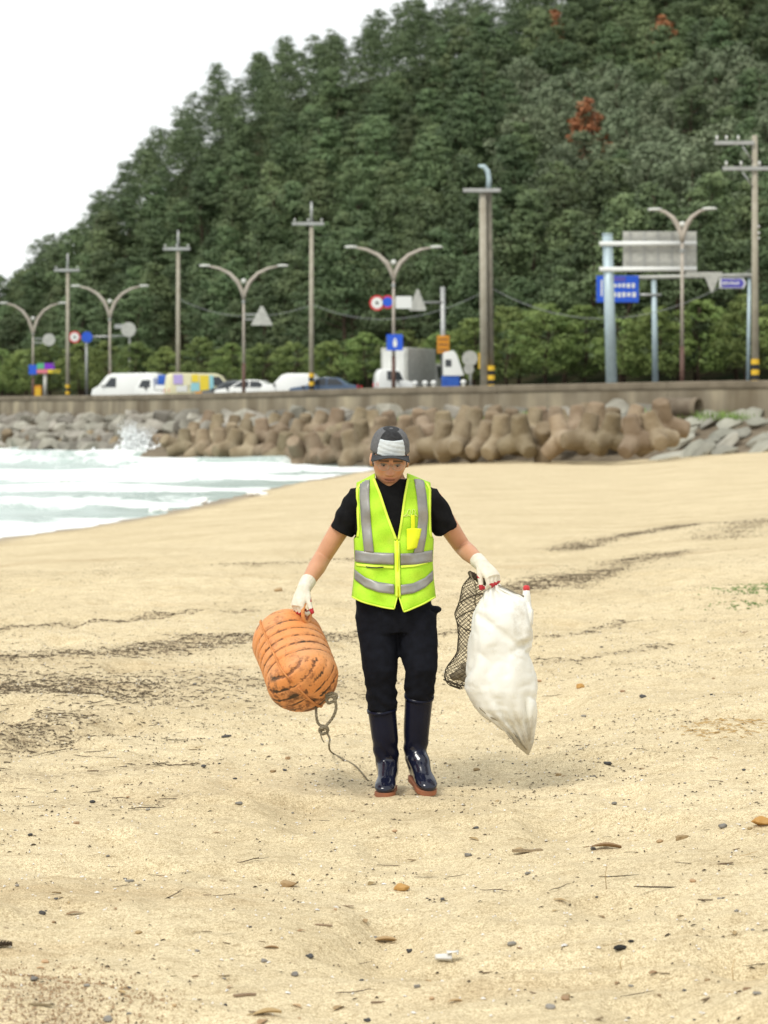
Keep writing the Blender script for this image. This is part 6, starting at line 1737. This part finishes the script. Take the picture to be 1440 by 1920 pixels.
# the larger pieces one can name
for (kind, px, py, wpx, label, kw) in (
 ('pebble_dark', 173, 1500, 13, 'round black pebble beside a bundle of twigs', {}),
 ('pebble_dark', 80, 1714, 17, 'pointed dark grey stone standing alone on smooth sand', {'sc': (.9, .6, 1.1)}),
 ('pebble_grey', 448, 1498, 13, 'angular pale grey pebble on bare sand', {}),
 ('pebble_tan', 539, 1420, 14, 'rounded brown stone below the hanging rope', {'sc': (1, .9, 1)}),
 ('pebble_tan', 259, 1750, 16, 'olive brown stone lying on its side', {}),
 ('pebble_grey', 1356, 1562, 20, 'grey domed stone beside tan rocks', {}),
 ('pebble_tan', 1278, 1574, 30, 'sand coloured rock half buried near the domed stone', {'sc': (1, .8, .8)}),
 ('pebble_tan', 523, 1108, 18, 'brown stone on the bare sand behind the buoy', {}),
 ('pebble_grey', 201, 1914, 22, 'smooth blue grey stone beside the gravel patch', {}),
 ('pebble_dark', 1138, 1444, 17, 'dark stone with a pale edge beyond the sack', {}),
 ('pebble_dark', 1112, 1451, 22, 'flat dark stone lying in front of a dark stone', {'sc': (1, .6, .5)}),
 ('pebble_dark', 1206, 1308, 14, 'dark stone standing alone behind the sack', {}),
 ('pebble_dark', 534, 1443, 14, 'small flat dark stone below the brown stone', {'sc': (1, .6, .6)}),
 ('pebble_dark', 425, 1385, 20, 'long dark stone in the tide litter', {'sc': (1.1, .5, .6)}),
 ('pebble_grey', 990, 1640, 12, 'grey pebble beside a driftwood board', {}),
 ('twig', 1242, 1685, 108, 'long straight dark stick lying alone on the sand', {'rz': .12}),
 ('twig', 1195, 1869, 64, 'thin pointed stick near the lower shells', {'rz': .1}),
 ('twig', 275, 1517, 70, 'bundle of dark twigs beside the round black pebble', {'rz': .05}),
 ('twig', 235, 1492, 50, 'forked twig above the bundle of twigs', {'rz': -.15}),
 ('chip', 990, 1598, 60, 'broken cream driftwood board with a dark end', {'rz': .1, 'sc': (1, 1, 1.6)}),
 ('chip', 650, 1700, 28, 'flat orange brown wood chip', {'rz': .1}),
 ('chip', 607, 1733, 34, 'brown stick of bark broken at both ends', {'rz': 0, 'sc': (1, .7, 1)}),
 ('leaf', 500, 1902, 56, 'large crumpled pale leaf', {'rz': .1}),
 ('leaf', 722, 1763, 60, 'torn dark edged leaf with a stalk', {'rz': .1}),
 ('leaf', 635, 1892, 34, 'brown rolled leaf beside the crumpled pale leaf', {}),
 ('leaf', 1135, 1592, 60, 'wide withered leaf beside the tan rocks', {'rz': -.1}),
 ('leaf', 1375, 1752, 30, 'small curled leaf casting a dark edge', {}),
 ('shell', 1058, 1780, 34, 'cream mussel shell lying open', {'rz': .6}),
 ('shell', 775, 1900, 26, 'weathered white shell with a hollow', {'rz': 2.5}),
 ('shell', 952, 1638, 15, 'blue white mussel shell', {'rz': 1}),
 ('shell', 1006, 1810, 18, 'small white shell piece beside a dark crumb', {'rz': 2}),
 ('shell', 1310, 1797, 17, 'white shell chip at the foot of a dry stalk', {'rz': 2}),
):
    k = k_at(py); p = ground(px, py); s = wpx * k / 2 * (.62 if kind == 'shell' else 1)
    sc = kw.get('sc'); kw = dict(kw)
    if sc: kw['sc'] = tuple(q * s for q in sc)
    drop(kind, p, s, label, **kw)
def rocklump(name, px, py, w, label, m_, cat, flat=.6, seed=1, elong=1.0):
    k = k_at(py); s = w * k / 2; p = ground(px, py)
    import bmesh
    r0 = random.Random(seed); bm = bmesh.new()
    for _ in range(26):
        v = Vector((r0.gauss(0, 1), r0.gauss(0, 1), r0.gauss(0, 1))).normalized() * r0.uniform(.85, 1.05); bm.verts.new((v.x * s, v.y * s * .7, v.z * s * flat + s * flat * .6))
    bmesh.ops.convex_hull(bm, input=bm.verts); bmesh.ops.delete(bm, geom=[v for v in bm.verts if not v.link_faces], context='VERTS')
    bmesh.ops.bevel(bm, geom=list(bm.edges), offset=s * .04, segments=1, affect='EDGES')
    me = bpy.data.meshes.new(name); bm.to_mesh(me); bm.free(); me.materials.append(m_); o = link(name, me); o.location = p; tag(o, label, cat); return o
rocklump('stone', 752, 1668, 36, 'orange brown stone with a split face', M['orange_rock'], 'stone', .45, 3)
rocklump('stone', 1087, 1290, 20, 'wedge shaped orange stone beyond the sack', M['orange_rock'], 'stone', .55, 4)
rocklump('stone', 1428, 1560, 42, 'large two toned orange rock', M['orange_rock'], 'stone', .5, 5)
rocklump('stone', 540, 1662, 38, 'crumbling tan lump of dried mud', M['leaf_dry'], 'stone', .45, 6)
rocklump('charcoal', 1163, 1789, 28, 'knobbly lump of black charcoal', M['char'], 'charcoal', .45, 7)
rocklump('charcoal', 1183, 1798, 14, 'small black crumb beside the lump of charcoal', M['char'], 'charcoal', .45, 8)
# broken white foam cup
k = k_at(1800); p = ground(826, 1803); root = thing('foam_cup', p, 'crushed white plastic cup half sunk in the sand', 'cup')
mb = MB(); rs = []
for i in range(7):
    t = i / 6; rs.append([p + Vector((-.018 + .055 * t, 0, .014)) + Vector((0, (.014 + .010 * t) * math.cos(a), (.012 + .006 * t) * math.sin(a) * (.6 + .4 * math.cos(a * 3)))) for a in [R(-40) + R(260) * j / 20 for j in range(21)]])
mb.rings(rs, closed=False); o = mb.build('cup_wall', M['shell'], root); s_ = o.modifiers.new('s', 'SOLIDIFY'); s_.thickness = .0025
mb = MB(); mb.rings([[p + Vector((.02 + .02 * i, .012 * (j - 2), .030 + .004 * math.sin(j + i))) for j in range(5)] for i in range(3)], closed=False); o = mb.build('torn_flap', M['shell'], root); s_ = o.modifiers.new('s', 'SOLIDIFY'); s_.thickness = .0025
# pine cone at the edge
p = ground(6, 1777); root = thing('pine_cone', p, 'dark open pine cone lying on the sand', 'pine cone')
mb = MB(); mb.tube([p + Vector((-.025, 0, .013)), p + Vector((.03, .004, .013))], [.008, .004], 8); mb.build('core', M['twig'], root)
for i in range(34):
    t = i / 33; a = i * 2.399; c = p + Vector((-.025 + .052 * t, .002, .014)); r_ = .016 * (1 - .55 * t); d = Vector((.3, math.cos(a), math.sin(a))).normalized()
    mb = MB(); s2 = d.cross(Vector((1, 0, 0))).normalized() * .005
    mb.add([c + s2 * .5, c - s2 * .5, c + d * r_ - s2, c + d * r_ + s2, c + d * r_ * 1.1 + Vector((.002, 0, 0))], [(0,1,2,3), (3,2,4)], 0, False); o = mb.build('scale', M['twig'], root); s_ = o.modifiers.new('s', 'SOLIDIFY'); s_.thickness = .0015
# scattered individuals
def in_clear(px, py): return py > 1130 and not (640 < px < 860 and 1300 < py < 1480) and not (860 < px < 1010 and py < 1420) and not (470 < px < 640 and py < 1340)
def scatter(kind, n_, s0, s1, y0=1180, y1=1915):
    c = 0
    while c < n_:
        py = y0 + (y1 - y0) * rd.random() ** .9; px = rd.uniform(5, 1435)
        if not in_clear(px, py): continue
        drop(kind, ground(px, py), s0 + (s1 - s0) * rd.random() ** 2.2); c += 1
scatter('pebble_dark', 34, .006, .018); scatter('pebble_grey', 40, .007, .019); scatter('pebble_tan', 30, .007, .02)
scatter('twig', 75, .015, .075, 1150); 
for _ in range(70):
    px = rd.uniform(0, 480) * rd.random() ** .4 * 1.0; py = rd.uniform(1290, 1520); drop('twig', ground(px, py), .02 + .075 * rd.random() ** 2)
scatter('straw', 22, .02, .06); scatter('leaf', 44, .012, .034); scatter('chip', 44, .012, .040); scatter('shell', 26, .008, .016)
# tide litter along the wrack lines, and crumbs everywhere: nobody could count these
def litter(name, pts, lens, wid, m_, label, flatness=.25, ang=.5):
    n_ = len(pts); r_ = np.random.RandomState(5 + n_)
    a = r_.randn(n_) * ang; L_ = lens; d = np.stack([np.cos(a), np.sin(a), r_.randn(n_) * .12], 1); s_ = np.stack([-np.sin(a), np.cos(a), np.zeros(n_)], 1)
    Pm = np.asarray(pts); w_ = wid * (.6 + .8 * r_.rand(n_)); up = np.array([0, 0, 1.0])
    A = Pm - d * L_[:, None]; B = Pm + d * L_[:, None]; sw = s_ * w_[:, None]; hu = up * (w_ * 1.4)[:, None]
    V = np.stack([A - sw, A + sw, B + sw * .6, B - sw * .6, A * .6 + B * .4 + hu, A * .4 + B * .6 + hu], 1).reshape(-1, 3)
    b = (np.arange(n_) * 6)[:, None]
    Q = np.concatenate([b + np.array([[0, 3, 5]]), b + np.array([[0, 5, 4]]), b + np.array([[1, 4, 5]]), b + np.array([[1, 5, 2]]), b + np.array([[0, 4, 1]]), b + np.array([[3, 2, 5]])])
    tag(link(name, npmesh(name, V, Q, m_, False)), label, None, None, 'stuff')
r_ = np.random.RandomState(90)
def sample(n_, fn, x0, x1, y0, y1, pw=1.0):
    out = []
    while sum(len(o) for o in out) < n_:
        X = r_.uniform(x0, x1, 40000); Y = r_.uniform(y0, y1, 40000); k_ = r_.rand(40000) < fn(X, Y) ** pw; out.append(np.stack([X[k_], Y[k_]], 1))
    q = np.concatenate(out)[:n_]; return np.c_[q, beach_z(q[:, 0], q[:, 1]) + relief(q[:, 0], q[:, 1]) + .003]
q = sample(16000, lambda X, Y: np.clip(band(X, Y), 0, 1) * (np.abs(X) < Y * .19), -4.2, 7, 11.5, 38, 1.3)
litter('tide_litter', q, .004 + .030 * r_.rand(len(q)) ** 3, .0035, M['twig'], 'dark broken twigs and weed along the tide lines')
q = sample(9000, lambda X, Y: (.15 + .85 * smooth(fbm(X * .9, Y * .7, oct=3, seed=95))) * (np.abs(X) < Y * .18) * np.clip(16 / Y, 0, 1), -5, 5, 6.2, 30)
litter('sand_crumbs', q, .002 + .011 * r_.rand(len(q)) ** 2.5, .0028, M['twig'], 'tiny dark crumbs of bark and stone scattered over the sand', ang=.9)
q = sample(2500, lambda X, Y: (np.abs(X) < Y * .18) * np.clip(12 / Y, 0, 1), -3.4, 3.4, 6.2, 20)
litter('shell_grit', q, .002 + .006 * r_.rand(len(q)) ** 2, .003, M['shell'], 'tiny pale shell grit scattered over the sand', ang=1.5)
q = sample(2600, lambda X, Y: smooth((1.05 - np.hypot((X + 1.35) / .85, (Y - 6.8) / .6)) / .5) * .9, -2.2, -.3, 6.2, 7.6)
litter('gravel', q, .002 + .005 * r_.rand(len(q)) ** 2, .003, M['peb_tan'], 'fine brown gravel patch on the sand', ang=1.5)
q = sample(160, lambda X, Y: np.exp(-((X - 1.85 - (Y - 12.1) * .4) / .22) ** 2 - ((Y - 12.15) / .25) ** 2), 1.2, 2.3, 11.2, 13)
litter('straw_litter', q, .008 + .03 * r_.rand(len(q)) ** 2, .003, M['straw'], 'orange brown pine needles and straw in a small drift', ang=.5)
M['weed'] = mat('weed', (.12,.19,.06), (.20,.26,.10), 3, .8, .2)
# creeping beach weed
q = sample(420, lambda X, Y: np.exp(-((X - 3.75) / .35) ** 2 - ((Y - 22.3) / .35) ** 2) + .6 * np.exp(-((X - 3.4) / .3) ** 2 - ((Y - 20.6) / .2) ** 2), 2.6, 4.8, 19.5, 24)
litter('beach_weed', q, .008 + .018 * r_.rand(len(q)), .006, M['weed'], 'low green beach weed creeping over the sand', ang=2)
# dry stalks standing in the sand
for (px, py, h) in ((1137, 1667, .10), (1375, 1808, .07), (1165, 1825, .04)):
    p = ground(px, py); mb = MB(); mb.tube([p, p + Vector((-.004, 0, h * .5)), p + Vector((.004, 0, h))], [.0015, .0012, .0006], 5)
    tag(mb.build('grass_stalk', M['straw'], org=p), 'thin dry grass stalk standing upright in the sand', 'stalk', 'dry stalks in the sand')
